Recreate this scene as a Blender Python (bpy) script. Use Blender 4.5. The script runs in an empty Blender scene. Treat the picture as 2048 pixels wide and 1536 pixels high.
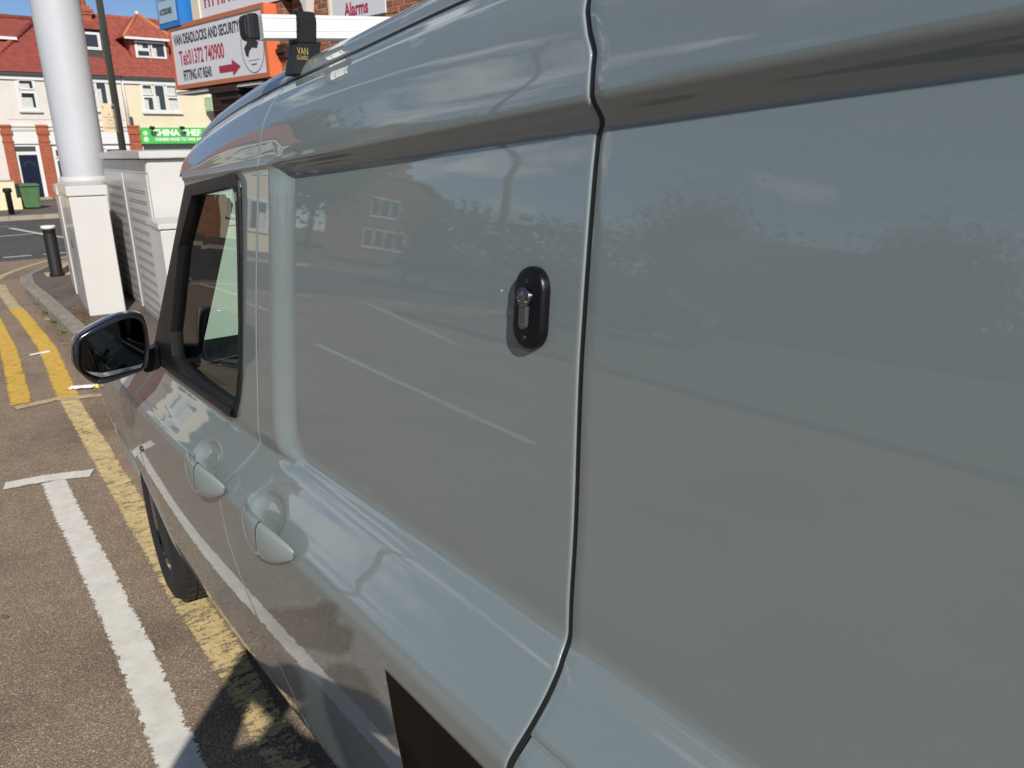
import bpy, bmesh, math, random
import numpy as np
from mathutils import Vector, Matrix
random.seed(7)
R = math.radians
sc = bpy.context.scene
col = sc.collection

# ------------------------------------------------------------------ camera
CAMH = 1.62
cam_d = bpy.data.cameras.new('camera'); cam = bpy.data.objects.new('camera', cam_d); col.objects.link(cam)
f_ = Vector((0.78198, -0.55054, -0.29225)); r_ = Vector((-0.58013, -0.81432, -0.01824)); u_ = Vector((0.22794, -0.18381, 0.95617))
cam.matrix_world = Matrix(((r_.x, u_.x, -f_.x, 0), (r_.y, u_.y, -f_.y, 0), (r_.z, u_.z, -f_.z, CAMH), (0, 0, 0, 1)))
cam_d.sensor_width = 36; cam_d.lens = 36 * 1538 / 2048
cam_d.clip_start = .02; cam_d.clip_end = 2000
cam_d.dof.use_dof = True; cam_d.dof.focus_distance = 1.5; cam_d.dof.aperture_fstop = 11
sc.camera = cam
CF, CRt, CU = f_.copy(), r_.copy(), u_.copy()
# ------------------------------------------------------------------ sky, sun, exposure
SUN = Vector((-1, .315, .67)).normalized()
el = math.asin(SUN.z); rot = math.atan2(SUN.x, SUN.y)
w = bpy.data.worlds.new('World'); sc.world = w; w.use_nodes = True
N = w.node_tree.nodes; L = w.node_tree.links; N.clear()
def wn(t, **k):
    n = N.new(t)
    for a, b in k.items(): setattr(n, a, b)
    return n
sky = wn('ShaderNodeTexSky', sky_type='NISHITA', sun_disc=False, sun_elevation=el, sun_rotation=rot, air_density=.75, dust_density=.0, ozone_density=3.5, altitude=800)
tc = wn('ShaderNodeTexCoord'); mp = wn('ShaderNodeMapping'); mp.inputs['Scale'].default_value = (1, 1, 3.2); mp.inputs['Location'].default_value = (-3.494, 1.3486, 3.6805)
no = wn('ShaderNodeTexNoise'); no.inputs['Scale'].default_value = 3.1; no.inputs['Detail'].default_value = 9; no.inputs['Roughness'].default_value = .56
cr = wn('ShaderNodeValToRGB'); cr.color_ramp.elements[0].position = .555; cr.color_ramp.elements[1].position = .68
mx = wn('ShaderNodeMix', data_type='RGBA'); bg = wn('ShaderNodeBackground'); out = wn('ShaderNodeOutputWorld')
L.new(tc.outputs['Generated'], mp.inputs['Vector']); L.new(mp.outputs['Vector'], no.inputs['Vector']); L.new(no.outputs['Fac'], cr.inputs['Fac'])
L.new(cr.outputs['Color'], mx.inputs['Factor']); L.new(sky.outputs['Color'], mx.inputs['A']); mx.inputs['B'].default_value = (10.5, 10.6, 10.9, 1)
L.new(mx.outputs['Result'], bg.inputs['Color']); bg.inputs['Strength'].default_value = .088; L.new(bg.outputs['Background'], out.inputs['Surface'])
sd = bpy.data.lights.new('sun', 'SUN'); so = bpy.data.objects.new('sun', sd); col.objects.link(so)
sd.energy = 5; sd.angle = R(.53); sd.color = (1, .945, .86); so.rotation_euler = SUN.to_track_quat('Z', 'Y').to_euler()
vs = sc.view_settings; vs.view_transform = 'Standard'; vs.look = 'None'; vs.exposure = 0.0; vs.gamma = 1; vs.use_curve_mapping = False
sc.cycles.max_bounces = 8; sc.cycles.transparent_max_bounces = 12

# ------------------------------------------------------------------ materials
class NT:
    def __init__(s, name):
        s.m = bpy.data.materials.new(name); s.m.use_nodes = True; s.t = s.m.node_tree
        s.b = s.t.nodes['Principled BSDF']; s.out = s.t.nodes['Material Output']
    def n(s, t, ins=None, **k):
        x = s.t.nodes.new(t)
        for a, b in k.items(): setattr(x, a, b)
        for a, b in (ins or {}).items(): x.inputs[a].default_value = b
        return x
    def l(s, a, b): s.t.links.new(a, b)
    def coord(s, kind='Object', scale=(1, 1, 1)):
        c = s.n('ShaderNodeTexCoord'); m = s.n('ShaderNodeMapping', {'Scale': scale}); s.l(c.outputs[kind], m.inputs['Vector']); return m.outputs['Vector']
    def noise(s, vec, sc_, det=4, rough=.55):
        x = s.n('ShaderNodeTexNoise', {'Scale': sc_, 'Detail': det, 'Roughness': rough}); s.l(vec, x.inputs['Vector']); return x.outputs['Fac']
    def ramp(s, fac, stops):
        x = s.n('ShaderNodeValToRGB'); e = x.color_ramp.elements
        while len(e) < len(stops): e.new(.5)
        for q, (p, c) in zip(e, stops): q.position = p; q.color = (*c, 1) if len(c) == 3 else c
        s.l(fac, x.inputs['Fac']); return x.outputs['Color']
    def bump(s, h, st=.3, dist=.01):
        x = s.n('ShaderNodeBump', {'Strength': st, 'Distance': dist}); s.l(h, x.inputs['Height']); s.l(x.outputs['Normal'], s.b.inputs['Normal']); return x
def mat(name, c, rough=.5, metal=0, coat=0, var=0, vs_=6, bump=0, bs=80, spec=.5, emit=None):
    k = NT(name); b = k.b
    b.inputs['Base Color'].default_value = (*c, 1); b.inputs['Roughness'].default_value = rough; b.inputs['Metallic'].default_value = metal
    b.inputs['Coat Weight'].default_value = coat; b.inputs['Coat Roughness'].default_value = .03; b.inputs['Specular IOR Level'].default_value = spec
    if var:
        v = k.coord(); f = k.noise(v, vs_, 6, .6)
        k.l(k.ramp(f, [(.3, tuple(x * (1 - var) for x in c)), (.7, tuple(min(1, x * (1 + var)) for x in c))]), b.inputs['Base Color'])
    if bump:
        v = k.coord(); k.bump(k.noise(v, bs, 4), bump, .004)
    return k.m
def paint_mat():
    k = NT('grey_green_van_paint'); b = k.b
    b.inputs['Base Color'].default_value = (.2, .232, .226, 1); b.inputs['Roughness'].default_value = .42; b.inputs['Metallic'].default_value = .15
    b.inputs['Specular IOR Level'].default_value = .12; b.inputs['Coat Weight'].default_value = 1; b.inputs['Coat Roughness'].default_value = .006; b.inputs['Coat IOR'].default_value = 1.82
    v = k.coord()
    bp = k.n('ShaderNodeBump', {'Strength': .012, 'Distance': .0006}); k.l(k.noise(v, 180, 2), bp.inputs['Height'])
    bp2 = k.n('ShaderNodeBump', {'Strength': .05, 'Distance': .003}); k.l(k.noise(v, 5.5, 1), bp2.inputs['Height']); k.l(bp.outputs['Normal'], bp2.inputs['Normal'])
    k.l(bp2.outputs['Normal'], b.inputs['Coat Normal'])
    # very fine dust film over the paint, faint smears in the clear coat
    rr = k.n('ShaderNodeMapRange', {'From Min': .35, 'From Max': .75, 'To Min': .004, 'To Max': .035}); k.l(k.noise(k.coord(scale=(1, 1, .35)), 4.5, 7, .68), rr.inputs['Value']); k.l(rr.outputs[0], b.inputs['Coat Roughness'])
    k.l(k.ramp(k.noise(v, 900, 2), [(.35, (.215, .256, .256)), (.75, (.229, .271, .271))]), b.inputs['Base Color'])
    return k.m
def asphalt(name, dark, light, tone, scale=1.0, bump=.5):
    k = NT(name); v = k.coord()
    big = k.noise(v, .9, 5, .6); mid = k.noise(v, 9, 5, .65)
    vo = k.n('ShaderNodeTexVoronoi', {'Scale': 150 * scale}); k.l(v, vo.inputs['Vector'])
    sep = k.n('ShaderNodeSeparateColor'); k.l(vo.outputs['Color'], sep.inputs['Color'])
    stone = k.ramp(sep.outputs['Red'], [(.0, dark), (.62, tone), (.93, light), (1, tuple(min(1, x * 1.7) for x in light))])
    m1 = k.n('ShaderNodeMix', {'Factor': .5}, data_type='RGBA', blend_type='MULTIPLY')
    k.l(stone, m1.inputs['A']); k.l(k.ramp(big, [(.32, (.62, .6, .6)), (.5, (1, 1, 1)), (.72, (1.0, .98, .95))]), m1.inputs['B'])
    m1.inputs['Factor'].default_value = .9
    m2 = k.n('ShaderNodeMix', data_type='RGBA', blend_type='MULTIPLY'); m2.inputs['Factor'].default_value = .7
    k.l(m1.outputs['Result'], m2.inputs['A']); k.l(k.ramp(mid, [(.3, (.8, .79, .78)), (.65, (1.08, 1.08, 1.08))]), m2.inputs['B'])
    k.l(m2.outputs['Result'], k.b.inputs['Base Color']); k.b.inputs['Roughness'].default_value = .85; k.b.inputs['Specular IOR Level'].default_value = .25
    ad = k.n('ShaderNodeMath', operation='SUBTRACT'); k.l(k.noise(v, 60, 4), ad.inputs[0]); k.l(vo.outputs['Distance'], ad.inputs[1])
    k.bump(ad.outputs[0], bump, .006)
    return k.m
def line_mat(name, c, wear, dark=.75, grad=False, lim=.32):
    k = NT(name); v = k.coord()
    uv = k.n('ShaderNodeUVMap'); sp = k.n('ShaderNodeSeparateXYZ'); k.l(uv.outputs['UV'], sp.inputs['Vector'])
    # distance from the edge of the line (0..1), eaten away by noise
    a = k.n('ShaderNodeMath', {1: .5}, operation='SUBTRACT'); k.l(sp.outputs['Y'], a.inputs[0])
    ab = k.n('ShaderNodeMath', operation='ABSOLUTE'); k.l(a.outputs[0], ab.inputs[0])
    e = k.n('ShaderNodeMath', {0: .5}, operation='SUBTRACT'); k.l(ab.outputs[0], e.inputs[1])
    e2 = k.n('ShaderNodeMath', {1: 2.2}, operation='MULTIPLY'); k.l(e.outputs[0], e2.inputs[0])
    e3 = k.n('ShaderNodeMath', {1: lim}, operation='MINIMUM'); k.l(e2.outputs[0], e3.inputs[0])
    n4 = k.n('ShaderNodeMapRange', {'From Min': .25, 'From Max': .75, 'To Min': .1, 'To Max': .9}); k.l(k.noise(k.coord(scale=(1.0, .35, 1)), 38, 8, .78), n4.inputs['Value'])
    n1 = n4.outputs[0]; n2 = k.noise(v, 3.0, 3, .5)
    vo = k.n('ShaderNodeTexVoronoi', {'Scale': 95.0}); k.l(v, vo.inputs['Vector'])
    s1 = k.n('ShaderNodeMath', operation='ADD'); k.l(e3.outputs[0], s1.inputs[0]); k.l(n1, s1.inputs[1])
    s2 = k.n('ShaderNodeMath', operation='MULTIPLY_ADD'); k.l(n2, s2.inputs[0]); s2.inputs[1].default_value = -wear * 1.8; k.l(s1.outputs[0], s2.inputs[2])
    s3 = k.n('ShaderNodeMath', operation='MULTIPLY_ADD'); k.l(vo.outputs['Distance'], s3.inputs[0]); s3.inputs[1].default_value = -.25; k.l(s2.outputs[0], s3.inputs[2])
    if grad:   # the paint is worn most at the near end
        s4 = k.n('ShaderNodeMath', operation='MULTIPLY_ADD'); cx = k.n('ShaderNodeMapRange', {'From Min': 2.0, 'From Max': 4.4, 'To Min': 1, 'To Max': 0})
        sx = k.n('ShaderNodeSeparateXYZ'); k.l(v, sx.inputs['Vector']); k.l(sx.outputs['X'], cx.inputs['Value']); k.l(cx.outputs[0], s4.inputs[0]); s4.inputs[1].default_value = -.10; k.l(s3.outputs[0], s4.inputs[2]); s3 = s4
    th = k.n('ShaderNodeMapRange', {'From Min': .36 , 'From Max': .43}); k.l(s3.outputs[0], th.inputs['Value'])
    tr = k.n('ShaderNodeBsdfTransparent'); ms = k.n('ShaderNodeMixShader')
    k.l(k.ramp(k.noise(v, 14, 5, .7), [(.28, tuple(x * dark for x in c)), (.6, c), (.85, tuple(min(1, x * 1.12) for x in c))]), k.b.inputs['Base Color'])
    k.b.inputs['Roughness'].default_value = .7; k.bump(k.noise(v, 220, 3), .6, .003)
    k.l(th.outputs[0], ms.inputs['Fac']); k.l(tr.outputs[0], ms.inputs[1]); k.l(k.b.outputs[0], ms.inputs[2]); k.l(ms.outputs[0], k.out.inputs['Surface'])
    return k.m
def glass_mat(name, tint, refl=1.0, rough=.0, ior=1.5):
    k = NT(name); t = k.t; t.nodes.remove(k.b)
    tr = k.n('ShaderNodeBsdfTransparent', {'Color': (*tint, 1)}); gl = k.n('ShaderNodeBsdfGlossy', {'Roughness': rough}); fr = k.n('ShaderNodeFresnel', {'IOR': ior}); ms = k.n('ShaderNodeMixShader')
    ge = k.n('ShaderNodeNewGeometry'); mr = k.n('ShaderNodeMapRange', {'To Min': ior, 'To Max': 1 / ior}); k.l(ge.outputs['Backfacing'], mr.inputs['Value']); k.l(mr.outputs[0], fr.inputs['IOR'])
    mu = k.n('ShaderNodeMath', {1: refl}, operation='MULTIPLY', use_clamp=True); k.l(fr.outputs[0], mu.inputs[0])
    k.l(mu.outputs[0], ms.inputs['Fac']); k.l(tr.outputs[0], ms.inputs[1]); k.l(gl.outputs[0], ms.inputs[2]); k.l(ms.outputs[0], k.out.inputs['Surface'])
    return k.m
def brick_mat(name, c1, c2, mortar, axes='XZ', scale=1.0, bw=.225, bh=.075):
    k = NT(name); c = k.n('ShaderNodeTexCoord'); sp = k.n('ShaderNodeSeparateXYZ'); k.l(c.outputs['Object'], sp.inputs[0]); cb = k.n('ShaderNodeCombineXYZ')
    k.l(sp.outputs[axes[0]], cb.inputs[0]); k.l(sp.outputs[axes[1]], cb.inputs[1])
    br = k.n('ShaderNodeTexBrick', {'Scale': 1.0, 'Mortar Size': .006, 'Brick Width': bw, 'Row Height': bh, 'Color1': (*c1, 1), 'Color2': (*c2, 1), 'Mortar': (*mortar, 1), 'Mortar Smooth': .1}); k.l(cb.outputs[0], br.inputs['Vector'])
    m = k.n('ShaderNodeMix', data_type='RGBA', blend_type='MULTIPLY'); m.inputs['Factor'].default_value = .6
    k.l(br.outputs['Color'], m.inputs['A']); k.l(k.ramp(k.noise(c.outputs['Object'], 7, 5, .7), [(.3, (.6, .55, .5)), (.7, (1.1, 1.1, 1.1))]), m.inputs['B'])
    k.l(m.outputs['Result'], k.b.inputs['Base Color']); k.b.inputs['Roughness'].default_value = .85
    iv = k.n('ShaderNodeMath', {0: 1.0}, operation='SUBTRACT'); k.l(br.outputs['Fac'], iv.inputs[1]); k.bump(iv.outputs[0], .5, .008)
    return k.m

M = dict(
    paint=paint_mat(),
    road=asphalt('reddish_worn_asphalt', (.16, .122, .088), (.42, .33, .245), (.275, .205, .147), 2.2, .35),
    main=asphalt('grey_main_road_asphalt', (.05, .048, .046), (.16, .155, .15), (.10, .096, .092), .6, .3),
    path=asphalt('grey_brown_footway_asphalt', (.085, .074, .063), (.22, .19, .165), (.15, .128, .108), 1.0, .4),
    yellow=line_mat('yellow_road_paint', (.68, .53, .26), .11, .7, True, .26),
    yellow2=line_mat('bright_yellow_road_paint', (.72, .45, .075), .10, .75, False, .30),
    yellow3=line_mat('faded_yellow_road_paint', (.58, .47, .27), .14, .8, False, .26),
    white=line_mat('white_road_paint', (.74, .71, .64), .06, .8, False, .40),
    white2=line_mat('thin_white_road_paint', (.62, .61, .58), .12, .8, False, .34),
    kerb=mat('weathered_concrete_kerb', (.25, .225, .19), .9, var=.28, vs_=9, bump=.5, bs=60),
    kerbfar=mat('pale_concrete_kerb', (.30, .27, .21), .9, var=.15, vs_=3),
    tact=mat('buff_tactile_paving', (.52, .39, .22), .85, var=.12, vs_=8, bump=.3),
    dirt=mat('dry_leaf_litter_and_dirt', (.19, .12, .065), .95, var=.5, vs_=30),
    cab=mat('white_painted_steel', (.56, .55, .53), .38, var=.03, vs_=3, coat=.2),
    cabgrey=mat('grubby_white_steel', (.62, .62, .60), .45, var=.10, vs_=3),
    slot=mat('dark_slot', (.05, .05, .055), .7),
    mast=mat('pale_grey_mast_paint', (.47, .49, .52), .5, var=.02, vs_=2),
    blackplastic=mat('satin_black_plastic', (.014, .014, .015), .42, bump=.1, bs=400, spec=.3),
    blackgloss=mat('gloss_black_plastic', (.008, .008, .009), .12, coat=1),
    rubber=mat('black_rubber_seal', (.012, .012, .012), .5),
    tyre=mat('tyre_rubber', (.012, .0115, .011), .75, bump=.3, bs=120),
    alloy=mat('grey_alloy', (.6, .6, .61), .08, metal=1),
    chrome=mat('satin_nickel', (.24, .235, .23), .2, metal=1),
    lockblack=mat('black_anodised_lock_plate', (.004, .004, .006), .3, bump=.1, bs=500, spec=.35),
    alu=mat('brushed_silver_aluminium', (.84, .84, .82), .35, metal=.25),
    decal=mat('matt_black_vinyl', (.008, .004, .003), .6, spec=.15),
    gold=mat('gold_print', (.36, .28, .08), .5),
    mirror=mat('dark_mirror_glass', (.035, .037, .04), .015, metal=1),  # near-black tint stands in for the dark reflection in the glass
    glass=glass_mat('green_tinted_window_glass', (.66, .80, .72), 1.25),
    screen=glass_mat('windscreen_glass', (.72, .86, .78), 1.0),
    interior=mat('black_cab_trim', (.014, .014, .015), .7),
    headlin=mat('grey_head_lining', (.12, .12, .12), .9),
    render=mat('white_painted_render', (.64, .60, .56), .9, var=.05, vs_=2, bump=.4, bs=40),
    cream=mat('cream_painted_render', (.68, .60, .44), .9, var=.04, vs_=1.5, bump=.3, bs=40),
    creamwall=mat('cream_painted_wall', (.76, .66, .44), .9, var=.08, vs_=3),
    upvc=mat('white_upvc', (.70, .70, .69), .35),
    darkglass=mat('dark_window_glass', (.03, .035, .035), .05, spec=.8),
    curtain=mat('pale_net_curtain', (.55, .56, .52), .9, var=.15, vs_=14),
    navy=mat('navy_door_paint', (.012, .018, .04), .25),
    tile=mat('red_roof_tile', (.27, .060, .045), .8, var=.25, vs_=5, bump=.5, bs=14),
    tile2=mat('orange_red_plain_tile', (.30, .075, .05), .85, var=.45, vs_=9, bump=.6, bs=18),
    brickred=brick_mat('red_facing_brick', (.42, .10, .045), (.34, .075, .035), (.35, .2, .13)),
    brickside=brick_mat('brown_shop_brick', (.30, .125, .06), (.24, .09, .045), (.36, .28, .20)),
    brick=[mat('shop_brick_%s' % n_, c_, .85, var=.25, vs_=25, bump=.5, bs=60) for n_, c_ in (('red', (.33, .125, .065)), ('brown', (.25, .10, .055)), ('orange', (.38, .165, .085)), ('dark', (.19, .085, .055)))],
    mortar=mat('sandy_mortar', (.46, .36, .25), .95, var=.15, vs_=30),
    terracotta=mat('terracotta', (.52, .17, .07), .8),
    green=mat('green_shop_sign', (.08, .46, .09), .4),
    lime=mat('pale_green_sign', (.33, .50, .28), .5),
    whiteprint=mat('white_print', (.85, .88, .8), .5),
    signwhite=mat('white_sign_board', (.66, .67, .71), .4, var=.02, vs_=2),
    orange=mat('orange_sign_frame', (.45, .15, .075), .5),
    orangelit=mat('orange_sunlit_sign_edge', (.70, .16, .06), .45),  # brighter copy of the frame orange, sunlight on the side put into the colour
    crimson=mat('crimson_print', (.36, .02, .055), .5),
    blackprint=mat('black_print', (.03, .03, .035), .5),
    blue=mat('blue_sign_case', (.015, .17, .52), .4),
    paleblue=mat('pale_blue_sign_face', (.36, .50, .62), .4),
    darktimber=mat('dark_brown_corbel', (.035, .016, .012), .7, var=.3, vs_=10),
    olive=mat('olive_lamp_column_paint', (.27, .28, .21), .5, var=.08, vs_=3),
    buffsign=mat('buff_sign_plate', (.66, .55, .36), .5),
    bollard=mat('black_bollard', (.014, .014, .015), .6, spec=.25),
    bollcap=mat('white_bollard_cap', (.75, .74, .68), .5),
    binG=mat('green_bin_plastic', (.075, .165, .065), .5, var=.15, vs_=6),
    binD=mat('dark_bin_plastic', (.015, .03, .02), .5),
    leaf=mat('hedge_leaf', (.035, .058, .022), .9, var=.4, vs_=4, spec=.15),
    leaf2=mat('tree_leaf', (.028, .046, .022), .9, var=.4, vs_=3, spec=.15),
    weed=mat('weed_leaf', (.12, .15, .04), .8, var=.3, vs_=30),
    bark=mat('bark', (.10, .07, .05), .9, var=.3),
    paper=mat('white_litter_paper', (.78, .76, .74), .8),
    litteryellow=mat('yellow_litter', (.75, .62, .10), .6),
    shutter=mat('grey_roller_shutter', (.42, .42, .43), .5),
    cardark=mat('dark_teal_car_paint', (.05, .09, .10), .25, coat=1),
    cardark2=mat('dark_grey_car_paint', (.03, .032, .035), .25, coat=1),
    carsilver=mat('silver_car_paint', (.45, .46, .46), .25, metal=.4, coat=1),
    carglass=mat('car_glass', (.01, .012, .014), .03, spec=.9),
    skin=mat('skin', (.50, .28, .19), .5),
    cloth=mat('dark_navy_jacket', (.02, .022, .03), .9, var=.2),
    trousers=mat('dark_jeans', (.02, .03, .05), .9, var=.2),
    shoe=mat('black_shoe', (.015, .015, .015), .4),
    hair=mat('dark_hair', (.03, .02, .015), .7),
)
for k_, b_ in (('paint', .0),): pass

# ------------------------------------------------------------------ helpers
def tag(o, label=None, cat=None, group=None, kind=None):
    if label: o['label'] = label
    if cat: o['category'] = cat
    if group: o['group'] = group
    if kind: o['kind'] = kind
    return o
def empty(name, loc=(0, 0, 0), rz=0, label=None, cat=None, group=None):
    o = bpy.data.objects.new(name, None); col.objects.link(o); o.location = loc; o.rotation_euler = (0, 0, rz); return tag(o, label, cat, group)
def meshobj(name, verts, faces, m, parent=None, smooth=False, uvs=None):
    me = bpy.data.meshes.new(name); me.from_pydata([tuple(map(float, v)) for v in verts], [], faces); me.update()
    if m is not None: me.materials.append(M[m] if isinstance(m, str) else m)
    if smooth: me.polygons.foreach_set('use_smooth', [True] * len(me.polygons))
    if uvs is not None:
        ul = me.uv_layers.new(name='UVMap')
        for p in me.polygons:
            for li in p.loop_indices: ul.data[li].uv = uvs[me.loops[li].vertex_index]
    o = bpy.data.objects.new(name, me); col.objects.link(o)
    if parent: o.parent = parent
    return o
def bmobj(name, bm, m, parent=None, smooth=False):
    me = bpy.data.meshes.new(name); bmesh.ops.recalc_face_normals(bm, faces=bm.faces); bm.to_mesh(me); bm.free()
    me.materials.append(M[m] if isinstance(m, str) else m)
    if smooth: me.polygons.foreach_set('use_smooth', [True] * len(me.polygons))
    o = bpy.data.objects.new(name, me); col.objects.link(o)
    if parent: o.parent = parent
    return o
def bx(bm, x0, x1, y0, y1, z0, z1, bev=0):
    vs_ = [bm.verts.new((x, y, z)) for x in (x0, x1) for y in (y0, y1) for z in (z0, z1)]
    fs = [bm.faces.new([vs_[i] for i in q]) for q in ((0, 1, 3, 2), (4, 6, 7, 5), (0, 4, 5, 1), (2, 3, 7, 6), (0, 2, 6, 4), (1, 5, 7, 3))]
    if bev:
        es = list({e for f in fs for e in f.edges}); bmesh.ops.bevel(bm, geom=es, offset=bev, segments=2, affect='EDGES', profile=.5)
def box(name, x0, x1, y0, y1, z0, z1, m, parent=None, bev=0):
    bm = bmesh.new(); bx(bm, min(x0, x1), max(x0, x1), min(y0, y1), max(y0, y1), min(z0, z1), max(z0, z1), bev); return bmobj(name, bm, m, parent, smooth=False)
def cyl(bm, a, b, r0, r1=None, n=16, caps=True):
    a = Vector(a); b = Vector(b); r1 = r0 if r1 is None else r1; d = (b - a).normalized()
    t = Vector((1, 0, 0)) if abs(d.x) < .8 else Vector((0, 1, 0)); u = d.cross(t).normalized(); v = d.cross(u)
    A = [bm.verts.new(a + (u * math.cos(2 * math.pi * i / n) + v * math.sin(2 * math.pi * i / n)) * r0) for i in range(n)]
    B = [bm.verts.new(b + (u * math.cos(2 * math.pi * i / n) + v * math.sin(2 * math.pi * i / n)) * r1) for i in range(n)]
    for i in range(n):
        f = bm.faces.new((A[i], A[(i + 1) % n], B[(i + 1) % n], B[i])); f.smooth = True
    if caps: bm.faces.new(A[::-1]); bm.faces.new(B)
def lathe(bm, prof, c=(0, 0, 0), axis='Z', n=24):
    rings = []
    for r, h in prof:
        ring = []
        for i in range(n):
            a = 2 * math.pi * i / n; p = (r * math.cos(a), r * math.sin(a), h) if axis == 'Z' else (r * math.cos(a), h, r * math.sin(a))
            ring.append(bm.verts.new((p[0] + c[0], p[1] + c[1], p[2] + c[2])))
        rings.append(ring)
    for A, B in zip(rings, rings[1:]):
        for i in range(n):
            f = bm.faces.new((A[i], A[(i + 1) % n], B[(i + 1) % n], B[i])); f.smooth = True
    bm.faces.new(rings[0][::-1]); bm.faces.new(rings[-1])
def sheet(name, pts, z, m, parent=None, kind='structure'):
    o = meshobj(name, [(x, y, z) for x, y in pts], [list(range(len(pts)))], m, parent)
    if kind: o['kind'] = kind
    return o
def prism(bm, pts, ax, a0, a1):
    # pts: 2-D outline; ax: axis extruded along
    def P(p, a): return {'Z': (p[0], p[1], a), 'Y': (p[0], a, p[1]), 'X': (a, p[0], p[1])}[ax]
    A = [bm.verts.new(P(p, a0)) for p in pts]; B = [bm.verts.new(P(p, a1)) for p in pts]; n = len(pts)
    for i in range(n): bm.faces.new((A[i], A[(i + 1) % n], B[(i + 1) % n], B[i]))
    bm.faces.new(A[::-1]); bm.faces.new(B)
def text(name, body, size, loc, m, parent, rot=(R(90), 0, 0), sx=1.0, ext=.002, align='LEFT', shear=0, bold=0):
    c = bpy.data.curves.new(name, 'FONT'); c.body = body; c.size = size; c.extrude = ext; c.align_x = align; c.shear = shear; c.offset = bold; c.resolution_u = 3
    t_ = bpy.data.objects.new('tmp', c); col.objects.link(t_); me = bpy.data.meshes.new_from_object(t_.evaluated_get(bpy.context.evaluated_depsgraph_get())); bpy.data.objects.remove(t_); bpy.data.curves.remove(c)
    me.materials.clear(); me.materials.append(M[m]); o = bpy.data.objects.new(name, me); col.objects.link(o); o.parent = parent; o.location = loc; o.rotation_euler = rot; o.scale = (sx, 1, 1); return o

# ------------------------------------------------------------------ ground, roads, footways
def strip(name, pts, width, z, m, kind='structure'):
    """A painted line along a polyline, with UV.y across it."""
    P = [Vector((a, b)) for a, b in pts]; dense = []
    for a, b in zip(P, P[1:]):
        n = max(1, int((b - a).length / .25)); dense += [a.lerp(b, i / n) for i in range(n)]
    dense.append(P[-1]); vs_, uv, fc = [], [], []
    for i, p in enumerate(dense):
        d = (dense[min(i + 1, len(dense) - 1)] - dense[max(i - 1, 0)]).normalized(); nn = Vector((-d.y, d.x)); j = random.uniform(-.004, .004)
        vs_ += [(*(p + nn * (width / 2 + j)), z), (*(p - nn * (width / 2 - j)), z)]; uv += [(i * .25, 1), (i * .25, 0)]
        if i: fc.append((2 * i - 2, 2 * i - 1, 2 * i + 1, 2 * i))
    o = meshobj(name, vs_, fc, m, None, uvs=uv); o['kind'] = kind; return o

sheet('ground', [(-400, -400), (400, -400), (400, 400), (-400, 400)], -.006, 'path')
sheet('side_road', [(-60, -9), (15.2, -9), (15.2, 14), (-60, 14)], 0, 'road')
sheet('main_road', [(15.2, -60), (25.55, -60), (25.55, 60), (15.2, 60)], .0, 'main')
# near footway behind the kerb, with the corner radius
kl = [(-14, -.80), (4.4, -.775), (5.9, -.75), (8.5, -.675), (10.7, -.585), (11.6, -.53), (12.15, -.55), (12.7, -.68), (13.2, -.92), (13.6, -1.25), (14.1, -1.65), (14.7, -2.05), (15.3, -2.6), (15.6, -3.3), (15.7, -5), (15.7, -40)]
fw = [(x, y) for x, y in kl] + [(-14, -40)]
bm = bmesh.new(); prism(bm, [(x + (.0), y - .12 if i < 5 else y - .1) for i, (x, y) in enumerate(fw)], 'Z', -.2, .098); o = bmobj('near_footway', bm, 'path'); o['kind'] = 'structure'
# kerb: single stones
kerb_root = empty('near_kerb'); kerb_root['kind'] = 'structure'
def resample(pts, step):
    P = [Vector(p) for p in pts]; out_ = [P[0]]; acc = 0
    for a, b in zip(P, P[1:]):
        d = (b - a).length; t = step - acc
        while t < d: out_.append(a.lerp(b, t / d)); t += step
        acc = (acc + d) % step if d >= step - acc else acc + d
    return out_
def kerb_line(pts, width, h, root, m, step=.91, name='kerbstone'):
    P = resample(pts, step)
    for a, b in zip(P, P[1:]):
        d = (b - a).normalized(); nn = Vector((d.y, -d.x)); g = .006; jz = random.uniform(-.004, .004); jn = random.uniform(-.006, .006)
        a2 = a + d * g + nn * jn; b2 = b - d * g + nn * jn
        bm = bmesh.new(); n = 5; rows = []
        for i in range(n + 1):
            p = a2.lerp(b2, i / n); jj = random.uniform(-.003, .003)
            rows.append([bm.verts.new((*(p + nn * q), z)) for q, z in ((0 + jj, -.15), (.0 + jj, h * .72 + jz), (.022 + jj, h + jz - .004), (.04, h + jz), (width, h + jz), (width, -.15))])
        for A, B in zip(rows, rows[1:]):
            for i in range(5): bm.faces.new((A[i], A[i + 1], B[i + 1], B[i]))
        bm.faces.new(rows[0]); bm.faces.new(rows[-1][::-1])
        bmobj(name, bm, m, root)
kerb_line([(3.2, -.79)] + kl[1:13], .125, .11, kerb_root, 'kerb')
fk = empty('far_kerb'); fk['kind'] = 'structure'
kerb_line([(25.4, 12), (25.55, -6)], .15, .12, fk, 'kerbfar', 1.2)
bm = bmesh.new(); bx(bm, 25.6, 60, -60, 60, -.2, .118); o = bmobj('far_footway', bm, 'path'); o['kind'] = 'structure'
o = box('drain_channel', 25.2, 25.42, -60, 60, -.05, .004, 'kerbfar'); o['kind'] = 'structure'
# tactile paving at the corner
tr_ = empty('tactile_paving'); tr_['kind'] = 'structure'
for i in range(4):
    for j in range(4):
        x0 = 12.0 + i * .4; y0 = -.86 - j * .4 - i * .1
        o = box('paving_slab', x0 + .004, x0 + .396, y0 - .396, y0 - .004, .05, .104, 'tact', tr_)
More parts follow.
